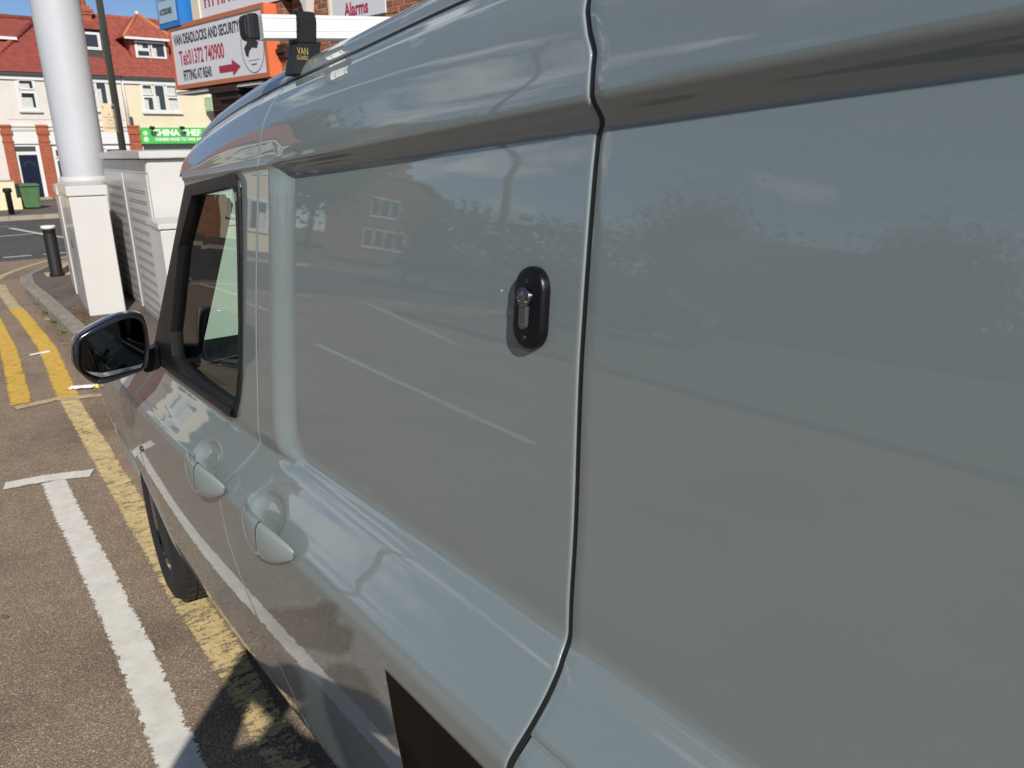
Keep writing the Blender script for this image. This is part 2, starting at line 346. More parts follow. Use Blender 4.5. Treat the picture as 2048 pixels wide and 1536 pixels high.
# worn patch of dirt beside the kerb and the cabinet
# painted lines (each sheet 4 mm above the road)
strip('yellow_line', [(-3, -.49), (2.37, -.475), (2.83, -.455), (5.86, -.42), (6.0, -.42)], .125, .004, 'yellow')
strip('yellow_line', [(6.0, -.42), (7.74, -.46), (9.3, -.415), (10.2, -.375)], .15, .0042, 'yellow2')
strip('yellow_line', [(10.2, -.375), (11.5, -.33), (12.36, -.33)], .14, .004, 'yellow3')
strip('yellow_line', [(11.9, -.10), (12.7, -.26), (13.4, -.44), (14.1, -.72), (14.8, -1.12), (15.4, -1.65), (16.0, -2.6), (16.15, -5), (16.15, -12)], .11, .0046, 'yellow3')
strip('yellow_line', [(6.07, -.14), (8, -.175), (9.5, -.14), (10.8, -.09), (12.1, -.02)], .14, .0044, 'yellow2')
strip('yellow_line', [(5.98, -.10), (6.02, -.34), (5.93, -.62)], .10, .0084, 'yellow3')
strip('white_bay_line', [(-2.5, -.262), (2.03, -.235), (2.6, -.228), (4.42, -.165)], .118, .004, 'white')
strip('white_bay_line', [(4.50, .045), (4.47, -.15), (4.40, -.345)], .11, .0084, 'white')
for x in (-9, 4.15): strip('white_centre_line', [(x, 3.0), (x + 4.4, 3.45)], .11, .004, 'white2')
strip('white_give_way_line', [(15.85, .6), (15.82, -.48)], .14, .006, 'white2')
for y in (-.55, -1.15): strip('white_give_way_line', [(15.8, y), (15.8, y - .42)], .14, .006, 'white2')
strip('white_lane_line', [(19.95, 1.5), (20.2, -.6), (20.5, -1.6)], .13, .006, 'white2')
strip('white_lane_line', [(22.5, -1.05), (21.2, -1.3), (19.9, -1.55), (18.5, -1.9)], .14, .010, 'white2')
strip('white_lane_line', [(23.6, 3), (23.1, -1.2)], .07, .006, 'white2')
for x0, y0, x1, y1 in ((9, 6, 14, 7.5), (14.5, 3, 14.5, 6.5), (17, 3, 22, 6), (11, 4.4, 14.6, 4.1)): strip('white_junction_marking', [(x0, y0), (x1, y1)], .16, .006, 'white2')

# ------------------------------------------------------------------ the van
YAW = R(3)
van = empty('panel_van', (.0008, -.5314, 0), YAW, 'pale grey-green panel van parked beside the yellow line, filling the right of the photo', 'van')
def pchip_eval(T, V, tq):
    """T: (K,), V: (n,K), tq: (n,) -> (n,) monotone cubic"""
    h = np.diff(T)[None, :]; d = np.diff(V, axis=1) / h
    w1 = 2 * h[:, 1:] + h[:, :-1]; w2 = h[:, 1:] + 2 * h[:, :-1]
    with np.errstate(divide='ignore', invalid='ignore'):
        m = np.where(d[:, 1:] * d[:, :-1] > 0, (w1 + w2) / (w1 / d[:, :-1] + w2 / d[:, 1:]), 0)
    m = np.nan_to_num(m); m = np.concatenate([d[:, :1], m, d[:, -1:]], axis=1)
    i = np.clip(np.searchsorted(T, tq, side='right') - 1, 0, len(T) - 2); r = np.arange(len(tq)); H = T[i + 1] - T[i]; s = (tq - T[i]) / H
    return ((2 * s**3 - 3 * s**2 + 1) * V[r, i] + (s**3 - 2 * s**2 + s) * H * m[r, i] + (-2 * s**3 + 3 * s**2) * V[r, i + 1] + (s**3 - s**2) * H * m[r, i + 1])
def ip(x, pts):
    a = np.array(pts, float); T = a[:, 0]; x = np.atleast_1d(np.asarray(x, float)); return pchip_eval(T, np.tile(a[:, 1], (len(x), 1)), np.clip(x, T[0], T[-1]))
def zcrease(x): return ip(x, [(-.8, 1.81), (0, 1.785), (.634, 1.751), (1.03, 1.723), (1.238, 1.703), (1.563, 1.662), (1.796, 1.619), (2.05, 1.56), (2.3, 1.45)])
def zseam(x): return ip(x, [(-.8, 1.885), (0, 1.86), (.864, 1.797), (1.199, 1.7605), (1.558, 1.725), (1.758, 1.698), (1.914, 1.667), (2.068, 1.608), (2.3, 1.47)])
def smooth(x, a, b): t = np.clip((x - a) / (b - a), 0, 1); return t * t * (3 - 2 * t)
def knots(x):
    """z and y of every feature row of the near side at position x (van frame); returns (n,K) arrays"""
    x = np.asarray(x, float); n = len(x); o1 = np.ones(n)
    zb = 1.685 - .066 * x
    D = 1 - smooth(x, 1.378, 1.445)                     # pressed-in panel behind the B pillar
    out_l = .022 * (1 - D)
    zc = zcrease(x); zs = zseam(x)
    rows = [(.235 * o1, -.06 * o1), (.27 * o1, -.030 * o1), (.34 * o1, .002 * o1), (.50 * o1, .036 * o1), (.70 * o1, .070 * o1), (.900 * o1, .0880 * o1), (.922 * o1, .0895 * o1),
            (.935 * o1, .0860 * o1), (.968 * o1, .0650 * o1), (1.010 * o1, .0375 * o1), (1.032 * o1, .0240 * o1), (1.047 * o1, .0125 * o1 + out_l * .25), (1.058 * o1, .0030 * o1 + .022 * smooth(x, 1.335, 1.43) * .75), (1.070 * o1, -.001 * o1 + .022 * smooth(x, 1.350, 1.435))]
    for q in (.06, .2, .4, .6, .8, .93):
        z = 1.076 + q * (zb - .006 - 1.076); rows.append((z, -(.078 * (z - 1.07) + .034 * (z - 1.07) ** 2) + out_l))
    zz = zb; yb = -(.078 * (zz - 1.07) + .034 * (zz - 1.07) ** 2)
    rows.append((zb - .004, yb + out_l + .0008)); 
    bh = .026 - .012 * smooth(x, .3, 1.4)              # the overhang is a little deeper towards the rear
    rows.append((zb + .003, yb + .0045 + out_l * .8)); rows.append((zb + bh, yb + .0215 + out_l * .15)); rows.append((zb + bh + .008, yb + .0215))
    zm = zb + bh + .008
    rows.append((zm + .5 * (zc - zm), yb + .0215 - .11 * (.5 * (zc - zm)))); rows.append((zc - .004, yb + .0215 - .13 * (zc - zm)))
    yc = yb + .0215 - .13 * (zc - zm)
    rows.append((zc + .004, yc - .003)); rows.append((zc + .5 * (zs - zc), yc - .002 - .45 * .5 * (zs - zc))); rows.append((zs, yc - .004 - .62 * (zs - zc)))
    Z = np.stack([a for a, b in rows], 1); Y = np.stack([b for a, b in rows], 1)
    low = (1 - smooth(Z, 1.0, 1.5))
    fx = -.024 * np.clip((x - 1.9) / .9, 0, 3) ** 2 - 1.15 * np.clip(x - 3.15, 0, 1) ** 2.2
    Y = Y + fx[:, None]
    # the front wing falls away towards the bumper
    dz = .33 * np.clip((x - 2.48) / 1.2, 0, 1) ** 1.6
    Z = Z - dz[:, None] * smooth(Z, .55, 1.05)
    return Z, Y
K = knots(np.array([1.0]))[0].shape[1]
z1, y1 = knots(np.array([1.0])); TK = np.concatenate([[0], np.cumsum(np.hypot(np.diff(z1[0]), np.diff(y1[0])))])
def tfine(k0, k1, step=.009):
    t = []
    for a, b in zip(TK[k0:k1], TK[k0 + 1:k1 + 1]):
        n = max(2, int(math.ceil((b - a) / step))); t += list(a + (b - a) * np.arange(n) / n)
    return np.array(t + [TK[k1]])
def surf(x, t):
    x = np.asarray(x, float); Z, Y = knots(x); z = pchip_eval(TK, Z, t); y = pchip_eval(TK, Y, t)
    for xc, zc_, in ((1.385, .948), (1.745, .948)):
        q = ((x - xc) / .064) ** 2 + ((z - zc_) / .037) ** 2; y = y - .019 * np.exp(-q ** 3)
    return np.stack([x, y, z], 1)
zref = z1[0]
def zt(t): return np.interp(t, TK, zref)
S0 = lambda t: ip(zt(t), [(.23, .78), (.6, .705), (.895, .618), (1.03, .597), (1.06, .6035), (1.18, .606), (1.409, .619), (1.60, .6225), (1.633, .612), (1.675, .612), (1.70, .622), (1.745, .634), (1.765, .627), (1.80, .60)])
S1 = lambda t: ip(zt(t), [(.23, 1.46), (.40, 1.485), (.614, 1.569), (.809, 1.642), (.90, 1.632), (1.0, 1.560), (1.045, 1.532), (1.08, 1.526), (1.347, 1.517), (1.534, 1.503), (1.60, 1.497), (1.70, 1.477), (1.80, 1.44)])
SF = lambda t: ip(zt(t), [(.23, 2.50), (.50, 2.51), (.64, 2.50), (.80, 2.477), (.95, 2.40), (1.05, 2.33), (1.10, 2.30), (1.133, 2.285), (1.354, 2.095), (1.548, 1.945), (1.60, 1.955), (1.70, 1.99), (1.80, 2.01)])
def inpoly(px, pz, poly):
    c = np.zeros(len(px), bool); n = len(poly); j = n - 1
    for i in range(n):
        xi, zi = poly[i]; xj, zj = poly[j]
        with np.errstate(divide='ignore', invalid='ignore'): c ^= ((zi > pz) != (zj > pz)) & (px < (xj - xi) * (pz - zi) / (zj - zi + 1e-12) + xi)
        j = i
    return c
def panel(name, xa, xb, k0, k1, cols, m='paint', parent=None, hole=None, arch=None, uni=False, label=None, lip=True, step=.009, cut=None):
    t = tfine(k0, k1, step); nr = len(t); s = np.linspace(0, 1, cols); XA = xa(t); XB = xb(t)
    # denser columns close to both ends
    s = s + 0
    X = XA[:, None] * (1 - s) + XB[:, None] * s; T_ = np.repeat(t[:, None], cols, 1)
    P = surf(X.ravel(), T_.ravel()).reshape(nr, cols, 3)
    V = P.reshape(-1, 3); F = []
    cx = (P[:-1, :-1] + P[1:, 1:]) / 2; keep = np.ones((nr - 1, cols - 1), bool)
    if hole is not None: keep &= ~inpoly(cx[..., 0].ravel(), cx[..., 2].ravel(), hole).reshape(keep.shape)
    if arch is not None: keep &= (np.hypot(cx[..., 0] - arch[0], cx[..., 2] - arch[1]) > arch[2])
    idx = np.arange(nr * cols).reshape(nr, cols)
    ii, jj = np.nonzero(keep)
    F = [(int(idx[a, b]), int(idx[a, b + 1]), int(idx[a + 1, b + 1]), int(idx[a + 1, b])) for a, b in zip(ii, jj)]
    V = [tuple(v) for v in V]
    if lip:   # folded edges all round: a 2 mm radius and a return flange
        def ring(ids, dirs):
            base = len(V); n = len(ids)
            for (dr, dn) in ((.0010, -.0004), (.0019, -.0016), (.0022, -.004), (.0022, -.020)):
                for i_, d in zip(ids, dirs):
                    p = Vector(V[i_]) + Vector(d) * dr + Vector((0, dn, 0)); V.append(tuple(p))
            prev = ids
            for r_ in range(4):
                cur = list(range(base + r_ * n, base + (r_ + 1) * n))
                for a in range(n - 1): F.append((prev[a], prev[a + 1], cur[a + 1], cur[a]))
                prev = cur
        L_ = [int(v) for v in idx[:, 0]]; R_ = [int(v) for v in idx[:, -1]]
        ring(L_, [(-1, 0, 0)] * nr); ring(R_, [(1, 0, 0)] * nr)
        ring([int(v) for v in idx[-1, :]], [(0, 0, 1)] * cols); ring([int(v) for v in idx[0, :]], [(0, 0, -1)] * cols)
    o = meshobj(name, V, F, m, parent or van, smooth=True)
    bm = bmesh.new(); bm.from_mesh(o.data); bmesh.ops.recalc_face_normals(bm, faces=bm.faces); bm.to_mesh(o.data); bm.free()
    if label: o['label'] = label
    return o
TOP = K - 1
# window opening of the front door (x, z in the van frame)
W_OUT = [(1.934, 1.553), (1.78, 1.569), (1.62, 1.584), (1.594, 1.583), (1.580, 1.572), (1.577, 1.54), (1.578, 1.43), (1.590, 1.28), (1.604, 1.17), (1.622, 1.118), (1.655, 1.066), (1.70, 1.058), (1.90, 1.062), (2.20, 1.062), (2.285, 1.075), (2.315, 1.12), (2.10, 1.356)]
W_IN = [(1.868, 1.532), (1.74, 1.545), (1.62, 1.557), (1.602, 1.556), (1.592, 1.545), (1.589, 1.53), (1.589, 1.43), (1.598, 1.28), (1.612, 1.18), (1.630, 1.125), (1.655, 1.096), (1.70, 1.093), (1.90, 1.097), (2.06, 1.108), (2.105, 1.118), (2.11, 1.18), (1.99, 1.41)]
def shrink(poly, d):
    c = Vector((sum(p[0] for p in poly) / len(poly), sum(p[1] for p in poly) / len(poly)))
    return [tuple(c + (Vector(p) - c) * (1 - d)) for p in poly]
sliding = panel('sliding_door', lambda t: S0(t) + .006, lambda t: S1(t) - .003, 1, TOP, 200, step=.0065)
front = panel('front_door', lambda t: S1(t) + .003, lambda t: SF(t), 1, TOP, 190, step=.0065, hole=[((a[0] + b[0]) / 2, (a[1] + b[1]) / 2) for a, b in zip(W_OUT, W_IN)])
KF = 8   # row at z = .96, where the charging flap is cut
quarter = panel('rear_quarter_panel', lambda t: -.86 + 0 * t, lambda t: S0(t) - .006, KF, TOP, 90)
panel('lower_quarter_panel', lambda t: -.86 + 0 * t, lambda t: S0(t) - .0065, 1, KF, 90, arch=(.16, .33, .37)).location.z = -.0045
fender = panel('front_wing', lambda t: SF(t) + .004, lambda t: 3.72 + 0 * t, 1, 12, 110, arch=(2.93, .33, .37))
# sill below the doors
bm = bmesh.new(); prism(bm, [(-.12, .20), (-.085, .215), (-.08, .25), (-.10, .28), (-.2, .28), (-.2, .20)], 'X', .55, 2.50); bmobj('sill', bm, 'blackplastic', van)
# dark structure behind the shut lines
bm = bmesh.new()
for fn in (S0, S1, SF):
    t = tfine(1, TOP if fn is not SF else 12, .03); xs = fn(t); a = surf(xs - .0056, t); b = surf(xs + .0056, t); pr = None
    for p, q in zip(a, b):
        dd = .0024 if fn is S0 else .009; cur = (bm.verts.new((p[0], p[1] - dd - .0005 * 0, p[2])), bm.verts.new((q[0], q[1] - dd, q[2])))
        if pr: bm.faces.new((pr[0], pr[1], cur[1], cur[0]))
        pr = cur
bmobj('shut_line_channel', bm, 'rubber', van)
bm = bmesh.new(); t = np.full(2, TK[KF]); a = surf(np.array([-.8, .6]), t)
bx(bm, -.85, .60, a[0][1] - .022, a[0][1] - .014, .94, .975); bmobj('flap_channel', bm, 'rubber', van)
# wheel arch lips
def arch_lip(xc, zc_, r, name='wheel_arch_lip'):
    V, F = [], []; n = 40
    for i in range(n + 1):
        a = R(-15) + (R(210)) * i / n; x = xc + r * math.cos(a); z = max(.25, zc_ + r * math.sin(a))
        t = np.interp(z, zref, TK); y = float(surf(np.array([x]), np.array([t]))[0][1])
        ox, oz = math.cos(a), math.sin(a)
        for dr, dy in ((.030, .000), (.020, .002), (.004, .003), (-.004, .001), (-.006, -.006), (-.006, -.014)): V.append((x + ox * dr, y + dy, z + oz * dr))
        if i:
            for k in range(5): F.append((6 * i - 6 + k, 6 * i - 5 + k, 6 * i + 1 + k, 6 * i + k))
    return meshobj(name, V, F, 'paint', van, smooth=True)
arch_lip(2.93, .33, .365); arch_lip(.16, .33, .365)
# wheels
def wheel(x, y, steer=0, flip=1):
    root = bpy.data.objects.new('wheel', None); col.objects.link(root); root.parent = van; root.location = (x, y, .322); root.rotation_euler = (0, 0, steer)
    bm = bmesh.new(); s = flip
    prof = [(.20, -.09), (.215, -.105), (.27, -.112), (.305, -.10), (.320, -.075), (.3225, -.04), (.3225, .04), (.320, .075), (.305, .10), (.27, .112), (.24, .110), (.215, .102), (.20, .09)]
    lathe(bm, prof, axis='Y', n=48); tv = bmobj('tyre', bm, 'tyre', root)
    bm = bmesh.new()
    for k in range(40):
        a = 2 * math.pi * k / 40
        for yy in (-.06, -.02, .02, .06):
            c = Vector((math.cos(a) * .3232, yy, math.sin(a) * .3232)); 
            u = Vector((-math.sin(a), 0, math.cos(a))) * .019; v = Vector((0, .016, 0)); w_ = Vector((math.cos(a), 0, math.sin(a))) * .005
            q = [bm.verts.new(c + u * i + v * j + w_ * h) for h in (-1, 1) for i, j in ((-1, -1), (1, -1), (1, 1), (-1, 1))]
            for f in ((4, 5, 6, 7), (0, 1, 5, 4), (1, 2, 6, 5), (2, 3, 7, 6), (3, 0, 4, 7)): bm.faces.new([q[i] for i in f])
    tb = bmobj('tread_blocks', bm, 'tyre', tv)
    bm = bmesh.new(); lathe(bm, [(.19, -.08), (.205, .095 * s), (.195, .098 * s), (.185, .07 * s), (.05, .06 * s), (.03, .075 * s), (.001, .077 * s)], axis='Y', n=32)
    bmobj('rim', bm, 'alloy', root, smooth=True)
wheel(2.90, -.136, R(-5)); wheel(.16, -.085); wheel(2.90, -1.58, R(-12), -1); wheel(.16, -1.57, 0, -1)
# wheel housing liners
for xc in (2.93, .16):
    bm = bmesh.new(); prev = None
    for i in range(25):
        a = R(40) + R(140) * i / 24; p = (xc + .37 * math.cos(a), .33 + .37 * math.sin(a)); cur = (bm.verts.new((p[0], -.035, p[1])), bm.verts.new((p[0], -.36, p[1])))
        if prev: bm.faces.new((prev[0], prev[1], cur[1], cur[0]))
        prev = cur
    bmobj('wheel_arch_liner', bm, 'blackplastic', van)
# glass and its black surround
def onskin(x, z, off=0):
    t = np.interp(z, zref, TK); p = surf(np.array([x]), np.array([t]))[0]
    for _ in range(4):
        t = t + (z - p[2]); p = surf(np.array([x]), np.array([t]))[0]
    return Vector((x, p[1] + off, z))
def densify(poly, n=6):
    o_ = []
    for a, b in zip(poly, poly[1:] + poly[:1]): o_ += [(a[0] + (b[0] - a[0]) * i / n, a[1] + (b[1] - a[1]) * i / n) for i in range(n)]
    return o_
def planey(x, z): return .022 - .085 * (z - 1.07) - .024 * max(0, (x - 1.9) / .9) ** 2
WO = densify(W_OUT); WI = densify(W_IN); n = len(WO); V, F = [], []
offs = [(0, .0005), (.08, .0045), (.45, .0050), (.86, .0045), (.93, .0085), (.985, .0085), (1.0, .004), (1.0, -.016)]
for (u, oy) in offs:
    for a, b in zip(WO, WI):
        x = a[0] + (b[0] - a[0]) * u; z = a[1] + (b[1] - a[1]) * u; V.append((x, planey(x, z) + oy, z))
for r_ in range(len(offs) - 1):
    for i in range(n): F.append((r_ * n + i, r_ * n + (i + 1) % n, (r_ + 1) * n + (i + 1) % n, (r_ + 1) * n + i))
meshobj('window_surround', V, F, 'blackplastic', front, smooth=False)
gl = [(x, planey(x, z) - .008, z) for x, z in W_IN]
glass_o = meshobj('window_glass', [(p[0], p[1], p[2]) for p in gl], [list(range(len(gl)))], 'glass', front)
# waist rail at the foot of the window
bm = bmesh.new()
pr = None
for i in range(13):
    x = 1.66 + (2.24 - 1.66) * i / 12
    cur = [bm.verts.new((x, planey(x, z) + o_, z)) for z, o_ in ((1.064, .006), (1.070, .011), (1.083, .011), (1.088, .006))]
    if pr:
        for k in range(3): bm.faces.new((pr[k], pr[k + 1], cur[k + 1], cur[k]))
    pr = cur
bmobj('waist_seal', bm, 'rubber', front)
# roof: rail beside the ditch and the roof skin rising to the far side (the van leans with its far wheels on the footway)
V, F = [], []; xs = list(np.linspace(-.86, 1.8, 60)) + list(np.linspace(1.82, 1.975, 12)); prof = [(-.012, .004), (-.003, .0075), (-.002, .0085), (-.004, .015), (-.010, .026), (-.020, .037), (-.034, .046), (-.055, .054), (-.10, .064), (-.25, .083), (-.5, .112), (-.9, .14), (-1.3, .15), (-1.55, .13), (-1.63, .09), (-1.66, .02)]
for i, x in enumerate(xs):
    p = surf(np.array([x]), np.array([TK[-1]]))[0]
    sq = 1 - smooth(x, 1.95, 2.3) * .35
    for k, (dy, dz) in enumerate(prof): V.append((x, p[1] - .0075 + dy, p[2] + dz * sq + (.0 if k > 2 else 0)))
    if i:
        m_ = len(prof)
        for k in range(m_ - 1): F.append(((i - 1) * m_ + k, (i - 1) * m_ + k + 1, i * m_ + k + 1, i * m_ + k))
roof = meshobj('roof', V, F, 'paint', van, smooth=True)
bm = bmesh.new(); pr = None   # black sealer in the roof ditch
for x in np.linspace(-.86, 1.965, 60):
    p = surf(np.array([x]), np.array([TK[-1]]))[0]; cur = (bm.verts.new((x, p[1] - .004, p[2] - .004)), bm.verts.new((x, p[1] - .0095, p[2] + .0095)))
    if pr: bm.faces.new((pr[0], pr[1], cur[1], cur[0]))
    pr = cur
bmobj('roof_ditch_seal', bm, 'rubber', van)
# windscreen, A pillars, cab interior, far side
V = [(1.945, -.075, 1.56), (2.30, -.055, 1.125), (2.36, -.04, 1.05), (2.46, -.8, 1.05), (2.36, -1.58, 1.05), (1.945, -1.55, 1.60), (2.04, -.8, 1.64)]
meshobj('windscreen', V, [(0, 1, 2, 3, 6), (6, 3, 4, 5)], 'screen', van)
def bar(name, a, b, w_, h_, m, parent=van):
    a = Vector(a); b = Vector(b); d = (b - a).normalized(); s_ = Vector((0, 1, 0)); s_ = (s_ - d * s_.dot(d)).normalized(); u = d.cross(s_)
    bm = bmesh.new(); q = [bm.verts.new(p + s_ * i * w_ / 2 + u * j * h_ / 2) for p in (a, b) for i, j in ((-1, -1), (1, -1), (1, 1), (-1, 1))]
    for f in ((0, 1, 2, 3), (4, 5, 6, 7), (0, 1, 5, 4), (1, 2, 6, 5), (2, 3, 7, 6), (3, 0, 4, 7)): bm.faces.new([q[i] for i in f])
    bmesh.ops.bevel(bm, geom=list(bm.edges), offset=min(w_, h_) * .25, segments=2, affect='EDGES'); return bmobj(name, bm, m, parent)
bar('windscreen_pillar', (1.97, -.085, 1.520), (2.36, -.065, 1.055), .10, .05, 'blackplastic')
bar('windscreen_pillar', (1.93, -1.54, 1.60), (2.36, -1.57, 1.05), .09, .05, 'paint')
bm = bmesh.new(); bx(bm, 2.05, 2.7, -1.6, -.05, .5, 1.02, .03); bmobj('dashboard', bm, 'interior', van)
bm = bmesh.new(); bx(bm, 1.36, 1.42, -1.58, -.13, .3, 1.62); bmobj('bulkhead', bm, 'interior', van)
bm = bmesh.new(); bx(bm, 1.4, 1.80, -1.55, -.16, 1.64, 1.655); bmobj('head_lining', bm, 'headlin', van)
bm = bmesh.new(); bx(bm, 1.4, 3.0, -1.6, -.06, .28, .32); bmobj('cab_floor', bm, 'interior', van)
bm = bmesh.new(); bx(bm, 1.5, 2.4, -.10, -.04, .32, 1.02); bmobj('door_trim', bm, 'interior', front)
for y in (-.55, -1.2):
    bm = bmesh.new(); bx(bm, 1.5, 2.0, y - .24, y + .24, .35, .72, .05); bx(bm, 1.48, 1.62, y - .24, y + .24, .72, 1.28, .05); bx(bm, 1.50, 1.60, y - .13, y + .13, 1.30, 1.50, .04)
    bmobj('seat', bm, 'interior', van)
bm = bmesh.new(); bx(bm, -.86, 2.36, -1.70, -1.62, .28, 1.05, .02); bx(bm, -.86, 1.5, -1.66, -1.62, 1.05, 1.72); bx(bm, 1.5, 2.0, -1.65, -1.62, 1.58, 1.68); bmobj('far_side', bm, 'paint', van)
bm = bmesh.new(); bx(bm, 2.36, 3.3, -1.70, -.10, .80, .84); bmobj('bonnet', bm, 'paint', van)
meshobj('bonnet_top', [(2.34, -.055, 1.02), (2.34, -1.6, 1.03), (3.1, -1.58, .90), (3.55, -1.3, .74), (3.55, -.35, .74), (3.1, -.12, .86), (2.38, -.8, 1.05), (3.1, -.8, .93)], [(0, 6, 7, 5), (6, 1, 2, 7), (5, 7, 2, 3, 4)], 'paint', van)
bm = bmesh.new(); bx(bm, 3.42, 3.72, -1.4, -.3, .25, .70, .08); bmobj('front_bumper', bm, 'blackplastic', van)
bm = bmesh.new(); bx(bm, -.88, -.84, -1.64, -.02, .3, 1.80, .012); bmobj('rear_doors', bm, 'paint', van)
bm = bmesh.new(); bx(bm, -.8, 3.4, -1.5, -.2, .22, .30); bmobj('floor_pan', bm, 'rubber', van)
# vinyl decal on the lower door
V, F = [], []; nx_, nt = 24, 24; tt = np.linspace(np.interp(.40, zref, TK), np.interp(.886, zref, TK), nt)
for j, t in enumerate(tt):
    xa = float((S0(np.array([t])) + .009)[0]); xb = .908 + (.886 - zt(t)) * -.01
    P = surf(np.linspace(xa, xb, nx_), np.full(nx_, t))
    for p in P: V.append((p[0], p[1] + .0012, p[2]))
for j in range(nt - 1):
    for i in range(nx_ - 1): F.append((j * nx_ + i, j * nx_ + i + 1, (j + 1) * nx_ + i + 1, (j + 1) * nx_ + i))
meshobj('black_decal', V, F, 'decal', sliding, smooth=True)
# door handles: a curved pull over a pressed cup, with a separate key cap at its rear end
def handle(xc, zc_, parent):
    y0 = onskin(xc - .10, zc_ - .03).y - .010
    def body(x0, x1, name, cut):
        V, F = [], []; n1, n2 = 26, 18
        for i in range(n1 + 1):
            x = x0 + (x1 - x0) * i / n1; u = (x - (xc - .115)) / .235      # 0 at the rear tip, 1 at the front
            hh = .041 * (math.sin(math.pi * min(1, max(0, (u + .002) / 1.03))) ** .55) * (1.0 - .12 * u)
            th = .0125 * (math.sin(math.pi * min(1, max(0, (u + .002) / 1.05))) ** .5)
            yc_ = y0 + .004 + .036 * math.sin(math.pi * min(1, max(0, .06 + u * .9))) ** .8; zz = zc_ - .020 + .006 * u
            for k in range(n2):
                a = 2 * math.pi * k / n2; ca, sa = math.cos(a), math.sin(a)
                V.append((x, yc_ + th * (1 if ca > 0 else -1) * abs(ca) ** .8, zz + hh * (1 if sa > 0 else -1) * abs(sa) ** .9))
            if i:
                for k in range(n2): F.append(((i - 1) * n2 + k, (i - 1) * n2 + (k + 1) % n2, i * n2 + (k + 1) % n2, i * n2 + k))
        F.append(list(range(n2))); F.append(list(range(n1 * n2, n1 * n2 + n2))[::-1])
        return meshobj(name, V, F, 'paint', parent, smooth=True)
    h = body(xc - .028, xc + .120, 'door_handle', 0); k = body(xc - .115, xc - .0300, 'key_cap', 0); k.parent = h
handle(1.330, .964, sliding); handle(1.688, .964, front)
# side repeater on the wing
bm = bmesh.new(); p = onskin(2.46, .76); lathe(bm, [(.010, 0), (.010, .003), (.007, .006), (.001, .007)], c=(p.x - .02, p.y, .77), axis='Y', n=16); bmobj('round_badge', bm, 'chrome', front)
# deadlock on the sliding door
lk = bpy.data.objects.new('deadlock', None); col.objects.link(lk); lk.parent = van; pL = onskin(.701, 1.443)
lk.location = pL; lk.rotation_euler = (R(6.2), R(1.5), 0)
tag(lk, 'oval black deadlock with a euro cylinder near the rear edge of the sliding door')
def stadium(hw, hh, n=16):
    pts = []
    for i in range(n + 1): a = math.pi * i / n; pts.append((hw * math.cos(a), hh - hw + hw * math.sin(a)))
    for i in range(n + 1): a = math.pi + math.pi * i / n; pts.append((hw * math.cos(a), -(hh - hw) + hw * math.sin(a)))
    return pts
def loft(name, rings, m, parent, smooth_=True, cap=True):
    V, F = [], []; n_ = len(rings[0][0])
    for pts, y in rings: V += [(p[0], y, p[1]) for p in pts]
    for r_ in range(len(rings) - 1):
        for i in range(n_): F.append((r_ * n_ + i, r_ * n_ + (i + 1) % n_, (r_ + 1) * n_ + (i + 1) % n_, (r_ + 1) * n_ + i))
    if cap: F.append(list(range((len(rings) - 1) * n_, len(rings) * n_)))
    return meshobj(name, V, F, m, parent, smooth=smooth_)
esc = loft('escutcheon', [(stadium(.0265, .0485), -.002), (stadium(.0265, .0485), .004), (stadium(.0262, .0482), .0070), (stadium(.0250, .0470), .0102), (stadium(.0232, .0452), .0118), (stadium(.021, .043), .0122)], 'lockblack', lk)
def circ(r, cx=0, cz=0, n=28): return [(cx + r * math.cos(2 * math.pi * i / n), cz + r * math.sin(2 * math.pi * i / n)) for i in range(n)]
cz0 = .0125
cyl_o = loft('lock_cylinder', [(circ(.0116, .002, cz0), .0118), (circ(.0116, .002, cz0), .0165), (circ(.0111, .002, cz0), .0172), (circ(.0099, .002, cz0), .0172), (circ(.0096, .002, cz0), .0160)], 'chrome', lk)
loft('cylinder_face', [(circ(.0095, .002, cz0), .0160), (circ(.0080, .002, cz0), .0166), (circ(.0052, .002, cz0), .0176), (circ(.0020, .002, cz0), .0181)], 'chrome', cyl_o)
bm = bmesh.new(); bx(bm, -.0028, .0058, .0176, .0186, cz0 - .0014, cz0 + .0012); bx(bm, -.001, .003, .0178, .0189, cz0 - .003, cz0 + .002); bmobj('keyhole', bm, 'slot', cyl_o)
bm = bmesh.new(); bx(bm, -.0056, .0096, .0166, .0172, cz0 - .0048, cz0 - .0042); bmobj('milled_line', bm, 'alu', cyl_o)
def stem(hw, z0, z1, n=14):
    pts = [(hw + .002, z1), (-hw + .002, z1)]
    for i in range(n + 1): a = math.pi + math.pi * i / n; pts.append((.002 + hw * math.cos(a), z0 + hw + hw * math.sin(a)))
    return pts
loft('cylinder_stem', [(stem(.0066, -.0245, cz0 - .007), .0118), (stem(.0066, -.0245, cz0 - .007), .0160), (stem(.0061, -.0240, cz0 - .007), .0165)], mat('dark_brushed_steel', (.13, .125, .125), .42, metal=.6), lk, smooth_=False)
bm = bmesh.new()
for (a, b) in ((-.0015, -.0075), (.0015, -.0072), (-.001, -.011), (.002, -.0115), (-.0015, -.0145), (.0015, -.0155), (-.002, -.018), (.0008, -.0185), (.003, -.0175)): lathe(bm, [(.0006, .0164), (.0004, .0169)], c=(a + .001, 0, b), axis='Y', n=8)
bmobj('stamped_dots', bm, 'chrome', lk)
for dz in (.031, -.034):
    bm = bmesh.new(); lathe(bm, [(.0032, .0118), (.0032, .0126), (.0022, .0132), (.0012, .0127), (.0002, .0127)], c=(.002, 0, dz), axis='Y', n=14); bmobj('screw', bm, 'blackgloss', lk)
